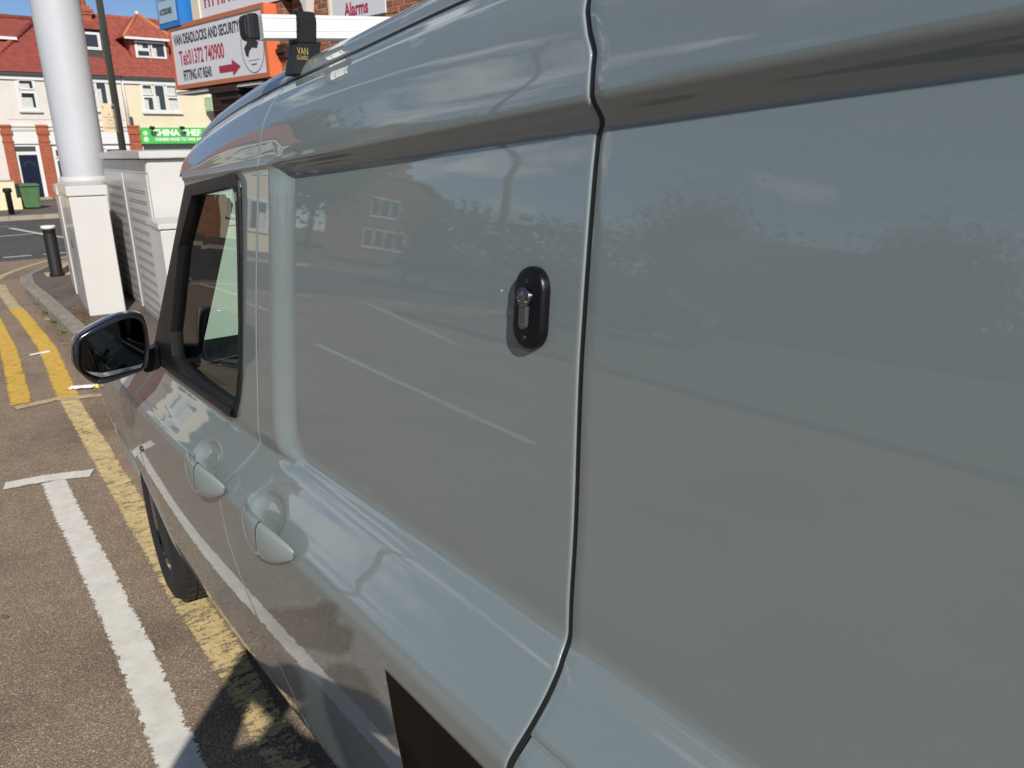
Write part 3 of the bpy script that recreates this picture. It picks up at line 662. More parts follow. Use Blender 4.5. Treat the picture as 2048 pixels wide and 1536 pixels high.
# wing mirror
OUT = [(.2439, 1.1709), (.2346, 1.1944), (.2124, 1.2095), (.1765, 1.2253), (.1285, 1.241), (.0911, 1.242), (.074, 1.2292), (.0685, 1.1931), (.0725, 1.1409), (.0815, 1.1051), (.0983, 1.0895), (.1294, 1.0822), (.1893, 1.073), (.211, 1.0775), (.2251, 1.0905), (.2405, 1.1125), (.2485, 1.1363)]
GL = [(.2245, 1.1675), (.2179, 1.1891), (.1985, 1.1975), (.1798, 1.2043), (.1314, 1.2223), (.1054, 1.2248), (.0867, 1.2155), (.0812, 1.1886), (.0855, 1.1432), (.0921, 1.1151), (.0993, 1.0991), (.1334, 1.0949), (.1922, 1.0906), (.2121, 1.1011), (.2314, 1.1203)]
def crspl(P, n=5):
    o_ = []; m_ = len(P)
    for i in range(m_):
        p0, p1, p2, p3 = [Vector(P[(i + k) % m_]) for k in (-1, 0, 1, 2)]
        for j in range(n):
            t = j / n; o_.append(tuple(.5 * ((2 * p1) + (-p0 + p2) * t + (2 * p0 - 5 * p1 + 4 * p2 - p3) * t * t + (-p0 + 3 * p1 - 3 * p2 + p3) * t ** 3)))
    return o_
mroot = bpy.data.objects.new('wing_mirror', None); col.objects.link(mroot); mroot.parent = van
cen = Vector((.155, 1.16)); ang = [math.atan2(p[1] - cen.y, p[0] - cen.x) for p in OUT]
def radial(P, n=72):
    P = crspl(P, 4); A = sorted([(math.atan2(p[1] - cen.y, p[0] - cen.x), (Vector(p) - cen).length) for p in P]); a = np.array([q[0] for q in A]); r = np.array([q[1] for q in A])
    th = np.linspace(-math.pi, math.pi, n, endpoint=False); return th, np.interp(th, a, r, period=2 * math.pi)
th, ro = radial(OUT); _, rg = radial(GL)
V, F = [], []; n = len(th); prof = [(.0, -.0, .006), (.0, .35, .002), (.0, .7, -.003), (.0, .95, -.004), (1, .985, .0), (1, 1.0, .010), (1, 1.015, .03), (1, .98, .055), (1, .86, .080), (1, .6, .098), (1, .3, .105), (1, .02, .107)]
ringsM = []
for kind_, s_, dx in [(0, 1.03, .010), (0, 1.06, .0), (2, .5, -.004), (1, .975, -.002), (1, 1.0, .006), (1, 1.012, .028), (1, .975, .055), (1, .86, .080), (1, .6, .098), (1, .3, .106), (1, .01, .108)]:
    rr = rg * s_ if kind_ == 0 else ro * s_ if kind_ == 1 else (rg * 1.06 + ro) / 2
    ringsM.append([(2.12 + dx, cen.x + math.cos(a) * r, cen.y + math.sin(a) * r) for a, r in zip(th, rr)])
V = [p for r_ in ringsM for p in r_]
for k in range(len(ringsM) - 1):
    for i in range(n): F.append((k * n + i, k * n + (i + 1) % n, (k + 1) * n + (i + 1) % n, (k + 1) * n + i))
meshobj('mirror_housing', V, F, 'blackgloss', mroot, smooth=True)
V = [(2.1245 + .004 * (0 if False else 1), cen.x + math.cos(a) * r * 1.02, cen.y + math.sin(a) * r * 1.02) for a, r in zip(th, rg)]
# convex mirror glass, tipped a little downwards
MV, MF = [], []; nr_ = 10
for k in range(nr_ + 1):
    for a, r in zip(th, rg):
        q = k / nr_; y = cen.x + math.cos(a) * r * q * 1.02; z = cen.y + math.sin(a) * r * q * 1.02
        MV.append((2.127 + .35 * ((y - cen.x) ** 2 + (z - cen.y) ** 2) - .05 * (z - cen.y) * 0, y, z))
for k in range(nr_):
    for i in range(n): MF.append((k * n + i, k * n + (i + 1) % n, (k + 1) * n + (i + 1) % n, (k + 1) * n + i))
meshobj('mirror_glass', MV, MF, 'mirror', mroot, smooth=True)
LS = [(.2121, 1.1003), (.1922, 1.0898), (.1334, 1.0941), (.0993, 1.0983), (.0930, 1.1100), (.0985, 1.1065), (.135, 1.1040), (.19, 1.1010), (.222, 1.1110), (.2314, 1.1195)]
meshobj('bright_reflection_strip', [(2.1245 + .02 * (1.11 - z), y, z) for y, z in LS], [list(range(len(LS)))], 'alloy', mroot)  # added bright strip, stands in for a pale reflection low in the mirror
bm = bmesh.new(); q = []
for (x, y, z0, z1) in ((2.16, .085, 1.072, 1.132), (2.17, .06, 1.07, 1.130), (2.20, .035, 1.068, 1.128), (2.26, .015, 1.055, 1.125), (2.28, -.01, 1.05, 1.12)):
    q.append([bm.verts.new(v) for v in ((x, y, z0), (x + .05, y, z0), (x + .05, y, z1), (x, y, z1))])
for A, B in zip(q, q[1:]):
    for i in range(4): bm.faces.new((A[i], A[(i + 1) % 4], B[(i + 1) % 4], B[i]))
bm.faces.new(q[0]); bm.faces.new(q[-1]); bmesh.ops.bevel(bm, geom=list(bm.edges), offset=.004, segments=2, affect='EDGES'); bmobj('mirror_arm', bm, 'blackplastic', mroot)

# roof bar
rb = empty('roof_bar', van.matrix_basis @ Vector((1.42, 0, 0)), YAW, 'silver aluminium roof bar with black end cap and black foot on the van roof', 'roof bar')
def barz(y): return 1.825 + (-.0 - y) * .062
ang = -math.atan(.062)
bm = bmesh.new(); sec = [(-.016, -.018), (-.014, -.0195), (.014, -.0195), (.016, -.018), (.016, .010), (.0145, .012), (.016, .0135), (.016, .017), (.013, .0195), (-.013, .0195), (-.016, .017), (-.016, .0135), (-.0145, .012), (-.016, .010), (-.016, -.007), (-.0150, -.0085), (-.016, -.010)]
A = [bm.verts.new((x, -.028, barz(-.028) + z)) for x, z in sec]; B = [bm.verts.new((x, -1.55, barz(-1.55) + z)) for x, z in sec]
for i in range(len(sec)): bm.faces.new((A[i], A[(i + 1) % len(sec)], B[(i + 1) % len(sec)], B[i]))
bm.faces.new(A); bm.faces.new(B[::-1]); bmobj('crossbar', bm, 'alu', rb)
bm = bmesh.new(); prev = None
for y, s_ in ((-.022, 1.05), (-.008, 1.05), (-.003, 1.0), (.001, .88), (.004, .6), (.0055, .1)):
    cur = [bm.verts.new((x * s_, y, barz(y) + z * s_)) for x, z in [(-.016, -.0195), (.016, -.0195), (.016, .0195), (-.016, .0195)]]
    if prev:
        for i in range(4): bm.faces.new((prev[i], prev[(i + 1) % 4], cur[(i + 1) % 4], cur[i]))
    else: bm.faces.new(cur)
    prev = cur
bm.faces.new(prev[::-1]); bmesh.ops.bevel(bm, geom=[e for e in bm.edges], offset=.0022, segments=2, affect='EDGES')
bmobj('end_cap', bm, 'blackplastic', rb)
def foot(yc, z0):
    bm = bmesh.new(); z_ = barz(yc)
    prev = None   # clamp over the bar
    for y in (yc + .018, yc - .018):
        pts = [(-.021, z_ - .028), (-.0215, z_ + .010), (-.017, z_ + .022), (-.008, z_ + .0265), (.008, z_ + .0265), (.018, z_ + .022), (.0215, z_ + .010), (.021, z_ - .028)]
        cur = [bm.verts.new((a, y + (.004 if b < z_ else 0) , b)) for a, b in pts]
        if prev:
            for i in range(8): bm.faces.new((prev[i], prev[(i + 1) % 8], cur[(i + 1) % 8], cur[i]))
        bm.faces.new(cur if prev else cur[::-1]); prev = cur
    bmesh.ops.bevel(bm, geom=list(bm.edges), offset=.0025, segments=2, affect='EDGES')
    f1 = bmobj('clamp', bm, 'blackplastic', rb)
    bm = bmesh.new(); prism(bm, [(yc + .020, z_ - .026), (yc - .024, z_ - .022), (yc - .010, z0), (yc + .036, z0)], 'X', -.019, .019)
    bmesh.ops.bevel(bm, geom=list(bm.edges), offset=.002, segments=1, affect='EDGES'); f2 = bmobj('foot', bm, 'blackplastic', rb)
    return f2
ft = foot(-.108, 1.752)
# printing on the foot, facing backwards
text('lettering', 'VAN', .0165, (-.0195, -.084, 1.7855), 'gold', rb, rot=(R(90), 0, R(-90)), sx=.62, ext=.0002)
text('lettering', 'GUARD', .0100, (-.0195, -.082, 1.7770), 'gold', rb, rot=(R(90), 0, R(-90)), sx=.62, ext=.0002)
ft2 = foot(-1.40, 1.83)

# ------------------------------------------------------------------ street cabinets, mast, bollards
def cabinet(name, x0, x1, y0, y1, z1, label, rz=0, lid=.11, over=.012, slope=.04):
    t = empty(name, (x0, y0, .098), rz, label, 'cabinet', 'roadside equipment cabinets'); L_ = x1 - x0; W_ = y1 - y0
    h = z1 - .1
    bm = bmesh.new(); bx(bm, 0, L_, min(0, W_), max(0, W_), .0, h - lid - .008, .008); bmobj('body', bm, 'cab', t)
    bm = bmesh.new(); bx(bm, .012, L_ - .012, min(0, W_) + .012, max(0, W_) - .012, h - lid - .01, h - lid + .005); bmobj('lid_seal', bm, 'slot', t)
    bm = bmesh.new(); o_ = over; pts = [(-o_, h - lid), (L_ + o_, h - lid), (L_ + o_, h - slope * .4), (L_ * .5, h), (-o_, h - slope * .4)]
    prism(bm, pts, 'Y', o_, W_ - o_); bmesh.ops.bevel(bm, geom=list(bm.edges), offset=.006, segments=2, affect='EDGES'); bmobj('lid', bm, 'cab', t)
    return t, L_, W_, h
c1, L1, W1, h1 = cabinet('street_cabinet', 8.6, 10.1, -.92, -1.25, 1.375, 'white steel street cabinet nearest the bollard, with the pale mast rising behind its lid', R(-3))
bm = bmesh.new()
for x in (.75,): bx(bm, x - .002, x + .002, .0004, .0022, .06, h1 - .14)
box('handle', .66, .70, .0005, .012, .62, .70, 'slot', c1); box('maker_plate', .04, .08, .0005, .004, .04, .07, 'slot', c1); bmobj('door_gap', bm, 'slot', c1)
# dried run marks down the road side
bm = bmesh.new()
for k in range(26):
    x = random.choice((.35, .5, 1.1)) + random.gauss(0, .06); z = random.uniform(.25, 1.0); l_ = random.uniform(.1, .45); w_ = random.uniform(.003, .012)
    q = [bm.verts.new((x + a, .0030, z + b)) for a, b in ((-w_, 0), (w_, 0), (w_ * .6, -l_), (-w_ * .5, -l_))]; bm.faces.new(q)
bmobj('run_marks', bm, 'cabgrey', c1)['kind'] = 'stuff'
c1b, *_ = cabinet('street_cabinet', 10.16, 11.2, -.99, -1.75, 1.33, 'low white cabinet directly behind the stained one, at the foot of the mast', R(-4))
c2, L2, W2, h2 = cabinet('street_cabinet', 7.28, 9.95, -1.40, -2.25, 1.68, 'tallest white cabinet, with rows of vent slots in its road-side doors', R(-1.5), .08, .055, .05)
bm = bmesh.new(); bx(bm, .02, L2 - .02, .0005, .006, h2 - .20, h2 - .09); bmobj('shadow_gap', bm, 'cabgrey', c2)
for i in range(2):
    bm = bmesh.new(); bx(bm, .03 + i * (L2 / 2), L2 / 2 - .012 + i * (L2 / 2), .001, .014, .05, h2 - .21, .003); d_ = bmobj('door', bm, 'cab', c2)
    bm = bmesh.new()
    for r_ in range(13):
        for s_ in range(2):
            for k in range(18):
                x = .18 + i * (L2 / 2) + k * .054; z = h2 - .36 - r_ * .092 - s_ * .020; bx(bm, x, x + .036, .0138, .0152, z, z + .008)
    o = bmobj('vent_slots', bm, 'slot', d_); o['kind'] = 'stuff'
bm = bmesh.new(); bx(bm, L2 / 2 - .016, L2 / 2 + .016, .012, .022, .04, h2 - .21, .004); bmobj('door_edge', bm, 'cab', c2)
c3, L3, W3, h3 = cabinet('street_cabinet', 6.42, 7.12, -1.26, -1.85, 1.13, 'smallest white cabinet, in front of the tall vented one', R(-4), .05, .012, .02)
mt = empty('monopole_mast', (10.45, -1.33, .098), 0, 'thick pale grey round mast rising above the roadside cabinets', 'mast')
bm = bmesh.new(); lathe(bm, [(.232, 0), (.236, 1.5), (.246, 3), (.255, 6), (.262, 12)], n=64); bmobj('pole', bm, 'mast', mt, smooth=False)
bm = bmesh.new(); lathe(bm, [(.27, 1.22), (.27, 1.30), (.245, 1.31), (.24, 1.31)], n=48); bmobj('base_collar', bm, 'cab', mt)
bm = bmesh.new(); lathe(bm, [(.27, 12), (.30, 12.1), (.30, 14.5), (.25, 14.7)], n=48); bmobj('antenna_shroud', bm, 'mast', mt)
def bollard(x, y, h, r, cap, label, z=.098):
    t = empty('bollard', (x, y, z), 0, label, 'bollard'); bm = bmesh.new()
    if cap:
        lathe(bm, [(r * 1.15, 0), (r * 1.15, .03), (r, .04), (r, h - .12), (r * .93, h - .11), (r * .93, h - .07), (r, h - .06), (r, h - .035)], n=28); bmobj('post', bm, 'bollard', t)
        bm = bmesh.new(); lathe(bm, [(r * 1.12, h - .035), (r * 1.14, h - .005), (r * 1.05, h + .006)], n=28); bmobj('cap', bm, 'bollcap', t)
    else:
        lathe(bm, [(r, 0), (r, h - .14), (r * 1.5, h - .10), (r * 1.5, h - .03), (r * 1.1, h)], n=20); bmobj('post', bm, 'bollard', t)
bollard(12.0, -.985, .66, .078, True, 'black cylindrical bollard with a white cap behind the stained cabinet')
bollard(26.1, -1.33, .74, .075, False, 'plain dark bollard on the far footway before the cream wall')
# lamp column and its notice
lc = empty('lamp_column', (15.0, -2.547, .098), 0, 'olive green lamp column behind the mast', 'lamp post')
bm = bmesh.new(); cyl(bm, (0, 0, 0), (0, 0, 1.3), .075); cyl(bm, (0, 0, 1.3), (0, 0, 7), .058, .052, 20); bmobj('column', bm, 'olive', lc)
bm = bmesh.new(); cyl(bm, (0, 0, 7), (0, .8, 7.35), .03); bx(bm, -.12, .12, .7, 1.3, 7.3, 7.42, .02); bmobj('lantern', bm, 'olive', lc)
ns = empty('notice_plate', (14.93, -2.295, 2.01), R(-90), 'buff notice plate fixed to the olive lamp column', 'sign')
bm = bmesh.new(); bx(bm, 0, .228, 0, .004, 0, .455, .001); bmobj('plate', bm, 'buffsign', ns)
for b_, z_, s_ in (('NO', .275, .036), ('COLD CALLING', .228, .032), ('ZONE', .178, .036), ('Residents in this area do', .137, .017), ('not wish to buy', .108, .017)): text('lettering', b_, s_, (.114, -.001, z_), 'blackprint', ns, align='CENTER', ext=.0005, sx=.82)
bm = bmesh.new(); bx(bm, .022, .206, -.0016, -.0004, .052, .056); bx(bm, .022, .206, -.0016, -.0004, .082, .086); bx(bm, .022, .026, -.0016, -.0004, .056, .082); bx(bm, .202, .206, -.0016, -.0004, .056, .082)
for k in range(5): bx(bm, .045 + k * .03, .060 + k * .03, -.0016, -.0004, .062, .076)
bmobj('printed_bar', bm, 'crimson', ns)
bm = bmesh.new(); lathe(bm, [(.022, -.0004), (.022, -.0016), (.001, -.0018)], c=(.185, 0, .39), axis='Y', n=16); bmobj('emblem', bm, 'slot', ns); bm = bmesh.new(); bx(bm, .034, .040, -.0016, -.0004, .36, .42); bx(bm, .028, .046, -.0016, -.0004, .395, .402); bmobj('emblem', bm, 'slot', ns)

# ------------------------------------------------------------------ terrace across the main road
def window(root, u0, u1, z0, z1, lights, y=0, curtain=True, sill=True, name='window'):
    """lights: list of (fu0, fu1, fz0, fz1) glazed openings in fractions"""
    W_, H_ = u1 - u0, z1 - z0; f = .055
    us = sorted({0, 1} | {a for l in lights for a in l[:2]}); bm = bmesh.new()
    ow = [(u0 + a * W_, u0 + b * W_, z0 + c * H_, z0 + d * H_) for a, b, c, d in lights]
    bx(bm, u0, u1, y - .03, y + .02, z0, z0 + f); bx(bm, u0, u1, y - .03, y + .02, z1 - f, z1); bx(bm, u0, u0 + f, y - .028, y + .02, z0 + f, z1 - f); bx(bm, u1 - f, u1, y - .028, y + .02, z0 + f, z1 - f)
    for a, b, c, d in ow:
        for q in ((a, b, d - .035, d + .015), (a, b, c - .015, c + .035), (a - .015, a + .035, c + .035, d - .035), (b - .035, b + .015, c + .035, d - .035)): bx(bm, q[0], q[1], y - .042, y + .01, q[2], q[3])
    w_ = bmobj(name, bm, 'upvc', root)
    for a, b, c, d in ow:
        box('pane', a + .03, b - .03, y - .006, y + .0, c + .03, d - .03, 'darkglass', w_)
        if curtain:
            if random.random() < .8: box('curtain', a + .04, a + (b - a) * random.uniform(.35, .9), y - .012, y - .008, c + .035, c + (d - c) * random.uniform(.55, .8), 'curtain', w_)
    if sill: box('sill', u0 - .06, u1 + .06, y - .10, y, z0 - .07, z0 - .004, 'render', w_)
    return w_
F0 = (34.8, -2.83, 0); FAZ = R(-84)
th_ = empty('terraced_house', F0, FAZ, 'white rendered terraced house with a red tiled roof and a dark navy front door', 'house', 'terraced buildings across the main road')
cs = empty('terraced_shop', F0, FAZ, 'cream rendered takeaway shop with a green fascia sign and a hipped dormer', 'shop', 'terraced buildings across the main road')
box('wall', -9, 3.46, 0, 7, .1, 4.5, 'render', th_); box('wall', 3.5, 13, .01, 7, .1, 4.5, 'cream', cs)
box('gutter', -9.2, 3.46, -.16, -.06, 4.51, 4.60, 'slot', th_); box('gutter', 3.5, 13.2, -.16, -.06, 4.52, 4.61, 'slot', cs)
box('fascia_board', -9.2, 3.46, -.07, -.001, 4.36, 4.52, 'upvc', th_); box('fascia_board', 3.5, 13.2, -.06, -.001, 4.36, 4.53, 'upvc', cs)
def roof_courses(root, u0, u1, ze, zr, depth, m, n=20, y0=-.17):
    bm = bmesh.new()
    for i in range(n):
        ya = y0 + (depth - y0) * i / n; yb = y0 + (depth - y0) * (i + 1) / n + .05; za = ze + (zr - ze) * i / n; zb_ = ze + (zr - ze) * (i + 1) / n + .02
        q = [bm.verts.new(v) for v in ((u0, ya, za + .0), (u1, ya, za + .0), (u1, ya, za + .04), (u0, ya, za + .04), (u0, yb, zb_), (u1, yb, zb_))]
        bm.faces.new((q[0], q[1], q[2], q[3])); bm.faces.new((q[3], q[2], q[5], q[4]))
    q = [bm.verts.new(v) for v in ((u0, depth, zr), (u1, depth, zr), (u1, depth * 2, ze), (u0, depth * 2, ze))]; bm.faces.new(q)
    o = bmobj('roof_tiles', bm, m, root); o['kind'] = 'stuff'; return o
roof_courses(th_, -9.3, 3.2, 4.62, 6.84, 3.0, 'tile'); roof_courses(cs, 3.2, 13.3, 4.62, 7.15, 3.0, 'tile2', 22)
bm = bmesh.new(); cyl(bm, (-9.3, 3.0, 6.86), (3.2, 3.0, 6.86), .10, n=10); bmobj('ridge', bm, 'tile', th_)
bm = bmesh.new(); cyl(bm, (3.2, 3.0, 7.17), (13.3, 3.0, 7.17), .10, n=10); bmobj('ridge', bm, 'tile2', cs)
bm = bmesh.new(); cyl(bm, (-.75, .35, 5.0), (1.35, 2.7, 6.68), .10, n=8); bmobj('hip_ridge', bm, 'tile', th_)
box('dormer_fascia', -6, .45, 1.35, 1.75, 5.86, 5.96, 'upvc', th_); box('dormer_roof', -6, .42, 1.36, 2.3, 5.965, 6.05, 'tile', th_)
# chimney
bm = bmesh.new(); bx(bm, 2.93, 3.52, 2.7, 3.3, 5.8, 7.5); bx(bm, 2.88, 3.57, 2.65, 3.35, 7.16, 7.26); bx(bm, 2.84, 3.61, 2.61, 3.39, 7.26, 7.36); ch = bmobj('chimney', bm, 'brickred', cs)
for u in (3.13, 3.36):
    bm = bmesh.new(); lathe(bm, [(.10, 7.5), (.09, 8.05), (.11, 8.1)], c=(u, 3.0, 0), n=14); bmobj('chimney_pot', bm, 'terracotta', ch)
# middle dormer
dm = box('dormer', 1.5, 3.28, .85, 2.2, 5.15, 6.35, 'slot', th_)
box('dormer_roof', 1.4, 3.38, .7, 2.5, 6.352, 6.62, 'tile', th_)
window(dm, 2.35, 3.20, 5.62, 6.25, [(.08, .92, .10, .92)], y=.84, curtain=False, sill=False)
# hipped dormer on the shop roof
dh = box('dormer', 4.24, 5.74, .75, 2.4, 4.95, 6.14, 'tile2', cs); 
bm = bmesh.new(); E_ = [(3.98, .5, 6.16), (6.0, .5, 6.16), (6.0, 2.6, 6.16), (3.98, 2.6, 6.16)]; ap = (4.99, 1.7, 7.20); ap2 = (4.99, 2.95, 7.12)
q = [bm.verts.new(v) for v in E_ + [ap, ap2]]; 
for f in ((0, 1, 4), (1, 2, 5, 4), (3, 0, 4, 5), (0, 3, 2, 1)): bm.faces.new([q[i] for i in f])
dr = bmobj('dormer_roof', bm, 'tile2', dh)
for a, b in ((E_[0], ap), (E_[1], ap)): 
    bm = bmesh.new(); cyl(bm, a, b, .055, n=8); bmobj('hip_tile', bm, 'terracotta', dr)
bm = bmesh.new(); bmesh.ops.create_icosphere(bm, subdivisions=1, radius=.11, matrix=Matrix.Translation(ap)); bmobj('finial', bm, 'render', dr)
box('dormer_fascia', 4.0, 5.98, .46, .5, 6.07, 6.155, 'upvc', dh)
window(dh, 4.42, 5.62, 5.42, 6.05, [(.04, .46, .52, .94), (.04, .46, .06, .46), (.52, .96, .06, .94)], y=.74, sill=False)
# first floor windows
window(th_, -.13, .50, 3.30, 4.45, [(.12, .88, .64, .92), (.12, .88, .06, .55)]); window(th_, 2.02, 2.95, 3.35, 4.44, [(.05, .48, .62, .94), (.05, .48, .06, .54), (.54, .95, .06, .94)])
window(th_, -4.2, -3.2, 3.30, 4.45, [(.08, .92, .64, .92), (.08, .92, .06, .55)])
window(cs, 4.17, 5.62, 3.31, 4.41, [(.03, .30, .60, .95), (.03, .30, .05, .53), (.35, .63, .05, .95), (.68, .97, .60, .95), (.68, .97, .05, .53)])
window(cs, 6.84, 7.9, 3.33, 4.40, [(.05, .45, .05, .93), (.5, .95, .05, .93)]); window(cs, 9.8, 11.2, 3.33, 4.40, [(.05, .45, .05, .93), (.5, .95, .05, .93)])
# ground floor
for u0, u1, rt in ((-.90, -.59, th_), (.24, .60, th_), (3.44, 3.86, cs), (6.86, 7.1, cs)):
    bm = bmesh.new(); bx(bm, u0, u1, -.12, -.001, .1, 2.72); bx(bm, u0 - .03, u1 + .03, -.16, .0, 2.46, 2.60); bx(bm, u0 - .02, u1 + .02, -.15, .0, 2.72, 2.80); bx(bm, u0 - .02, u1 + .02, -.14, .0, 2.18, 2.24); bmobj('brick_pilaster', bm, 'brickred', rt)
bm = bmesh.new()
for k, (z, dp) in enumerate(((2.78, .10), (2.70, .07), (2.64, .12))): bx(bm, -.58, .22, -dp, -.001, z - .05, z); bx(bm, .62, 3.42, -dp, -.001, z - .05, z)
bmobj('cornice', bm, 'render', th_)
box('fascia_panel', -.585, .235, -.09, -.001, 2.13, 2.575, 'upvc', th_); box('fascia_panel', .605, 3.43, -.10, -.001, 2.10, 2.56, 'upvc', th_)
df = box('door_frame', -.585, .235, -.04, -.001, .1, 2.09, 'upvc', th_)
box('fanlight', -.56, .10, -.05, -.041, 1.86, 2.04, 'slot', df)
dd = box('door', -.50, .10, -.065, -.041, .16, 1.74, 'navy', df)
bm = bmesh.new()
for i in range(24):
    a = math.pi * i / 24; b = math.pi * (i + 1) / 24
    for r0, z_ in ((.17, 1.32), ):
        q = [bm.verts.new((-.20 + r * math.cos(t), -.068, z_ + r * math.sin(t))) for r, t in ((r0, a), (r0 + .02, a), (r0 + .02, b), (r0, b))]; bm.faces.new(q)
bmobj('fan_moulding', bm, 'slot', dd)
box('letterbox', -.32, -.08, -.072, -.066, .82, .87, 'chrome', dd); box('door_knob', -.46, -.42, -.10, -.066, .92, .96, 'chrome', dd)
box('doorstep', -.60, .30, -.30, -.09, .1, .20, 'kerbfar', th_)
window(th_, .66, 3.38, .40, 1.98, [(.02, .32, .78, .97), (.02, .32, .03, .72), (.36, .64, .03, .97), (.68, .98, .03, .97)], y=-.02, curtain=False)
box('shop_window', 3.95, 6.8, -.03, -.001, .35, 2.02, 'darkglass', cs); box('stall_riser', 3.9, 6.85, -.06, -.001, .1, .34, 'brickred', cs)
sg = box('fascia_sign', 3.85, 6.82, -.14, -.001, 2.09, 2.715, 'green', cs)
text('lettering', 'CHINA CHEF', .335, (4.34, -.142, 2.405), 'whiteprint', sg, sx=1.0, ext=.004, bold=.012)
text('lettering', 'CHINESE FOOD TO TAKE AWAY', .165, (4.40, -.142, 2.20), 'whiteprint', sg, sx=.86, ext=.004, bold=.004)
for z_, s_ in ((2.50, 6), (2.26, 8)):
    bm = bmesh.new()
    for k in range(s_): a = 2 * math.pi * k / s_; bx(bm, 4.06 + .075 * math.cos(a) - .022, 4.06 + .075 * math.cos(a) + .022, -.148, -.141, z_ + .075 * math.sin(a) - .022, z_ + .075 * math.sin(a) + .022)
    bx(bm, 4.03, 4.09, -.148, -.141, z_ - .03, z_ + .03); bmobj('emblem', bm, 'whiteprint', sg)
for u in (4.26, 5.44, 6.58):
    bm = bmesh.new(); bx(bm, u - .015, u + .015, -.42, -.14, 2.74, 2.765); bx(bm, u - .09, u + .09, -.50, -.38, 2.62, 2.75, .02); bmobj('sign_lamp', bm, 'blackplastic', cs)
ps = box('projecting_sign', 6.60, 6.74, -.78, -.16, 3.36, 3.90, 'lime', cs)
box('sign_bracket', 6.65, 6.69, -.16, .0, 3.6, 3.64, 'slot', cs)
for k in range(4): box('printed_line', 6.597, 6.60, -.66, -.30, 3.46 + k * .10, 3.49 + k * .10, 'whiteprint', ps)
bm = bmesh.new(); cyl(bm, (3.55, -.05, 2.8), (3.50, -.05, 4.4), .04, n=10); bmobj('downpipe', bm, 'render', cs)
box('meter_box', 3.58, 3.68, -.08, -.001, 2.82, 3.12, 'slot', cs)
bm = bmesh.new(); prism(bm, [(-.6, -.004), (-.6, -.0045), (3.4, -.0045), (3.4, -.004)], 'Z', 2.98, 2.99); bmobj('cable', bm, 'slot', th_)
# garden wall and bins
gw = empty('garden_wall', (28.6, -1.97, .118), FAZ, 'low cream rendered garden wall with a stepped end beside the green bin', 'wall')
box('wall_panel', -7, -.30, 0, .2, 0, .84, 'creamwall', gw); box('stepped_end', -.298, -.20, .0, .2, 0, .34, 'creamwall', gw); box('coping', -7, -.285, -.02, .22, .842, .875, 'kerbfar', gw)
def bin_(x, y, m, label, s=1.0):
    t = empty('wheelie_bin', (x, y, .118), FAZ, label, 'bin', 'wheelie bins by the garden wall'); bm = bmesh.new()
    lo = [(-.185, -.2), (.185, -.2), (.185, .2), (-.185, .2)]; hi = [(-.235, -.26), (.235, -.26), (.235, .26), (-.235, .26)]
    q = [bm.verts.new((a * s, b * s, .03)) for a, b in lo] + [bm.verts.new((a * s, b * s, .68 * s)) for a, b in hi]
    for f in ((0, 1, 2, 3), (4, 5, 6, 7), (0, 1, 5, 4), (1, 2, 6, 5), (2, 3, 7, 6), (3, 0, 4, 7)): bm.faces.new([q[i] for i in f])
    bmesh.ops.bevel(bm, geom=list(bm.edges), offset=.03, segments=2, affect='EDGES'); bmobj('body', bm, m, t)
    bm = bmesh.new(); bx(bm, -.25 * s, .25 * s, -.28 * s, .28 * s, .68 * s, .73 * s, .02); bx(bm, -.22 * s, .22 * s, -.24 * s, .24 * s, .73 * s, .755 * s, .01); bx(bm, -.2, .2, .28 * s, .31 * s, .70 * s, .73 * s); bmobj('lid', bm, m, t)
    bm = bmesh.new(); cyl(bm, (-.22, .2, .08), (-.17, .2, .08), .08); cyl(bm, (.17, .2, .08), (.22, .2, .08), .08); bmobj('wheels', bm, 'rubber', t)
bin_(28.45, -2.03, 'binG', 'mid green wheelie bin in front of the navy door'); bin_(29.0, -1.93, 'binD', 'dark wheelie bin tucked between the cream wall and the green bin')

# ------------------------------------------------------------------ brick shop beside the van
bs = empty('brick_shop', (10.05, -4.6, 0), R(12), 'brown brick corner shop carrying painted sign boards, beyond the van roof', 'shop')
box('wall', -14, 3.9, -8, -.03, .09, 6.2, 'brickside', bs)
# bricks that the photograph lets one pick apart
bmesh_cache = []
for k in range(4):
    bm = bmesh.new(); j = .004; bx(bm, 0, .212, -.06, 0, 0, .0635, .003); me = bpy.data.meshes.new('brick'); bmesh.ops.recalc_face_normals(bm, faces=bm.faces); bm.to_mesh(me); bm.free(); me.materials.append(M['brick'][k]); bmesh_cache.append(me)
box('mortar_bed', -2.75, 1.25, -.029, -.006, 2.84, 4.02, 'mortar', bs)
nb = 0
for r_ in range(15):
    z = 2.85 + r_ * .0755; u = -2.70 + (.1125 if r_ % 2 else 0)
    while u < 1.02:
        if not (-.83 < u < .12 and z > 3.12):
            o = bpy.data.objects.new('brick', random.choice(bmesh_cache)); col.objects.link(o); o.parent = bs; o.location = (u + random.uniform(-.002, .002), random.uniform(-.003, .005), z); nb += 1
        u += .225
# smoke alarm board
sb = empty('sign_board', (10.05, -4.6, 0), R(12), 'white board with crimson lettering on the brick wall, above the roof bar', 'sign')
box('board', -.80, .30, .008, .028, 3.24, 4.1, 'signwhite', sb); box('edge_trim', .302, .36, .006, .04, 3.24, 4.1, 'creamwall', sb)
for b_, z_ in (('Smoke', 3.535), ('Alarms', 3.285)): text('lettering', b_, .22, (.02, .030, z_), 'crimson', sb, rot=(R(90), 0, R(180)), sx=.78, ext=.001, bold=.006)
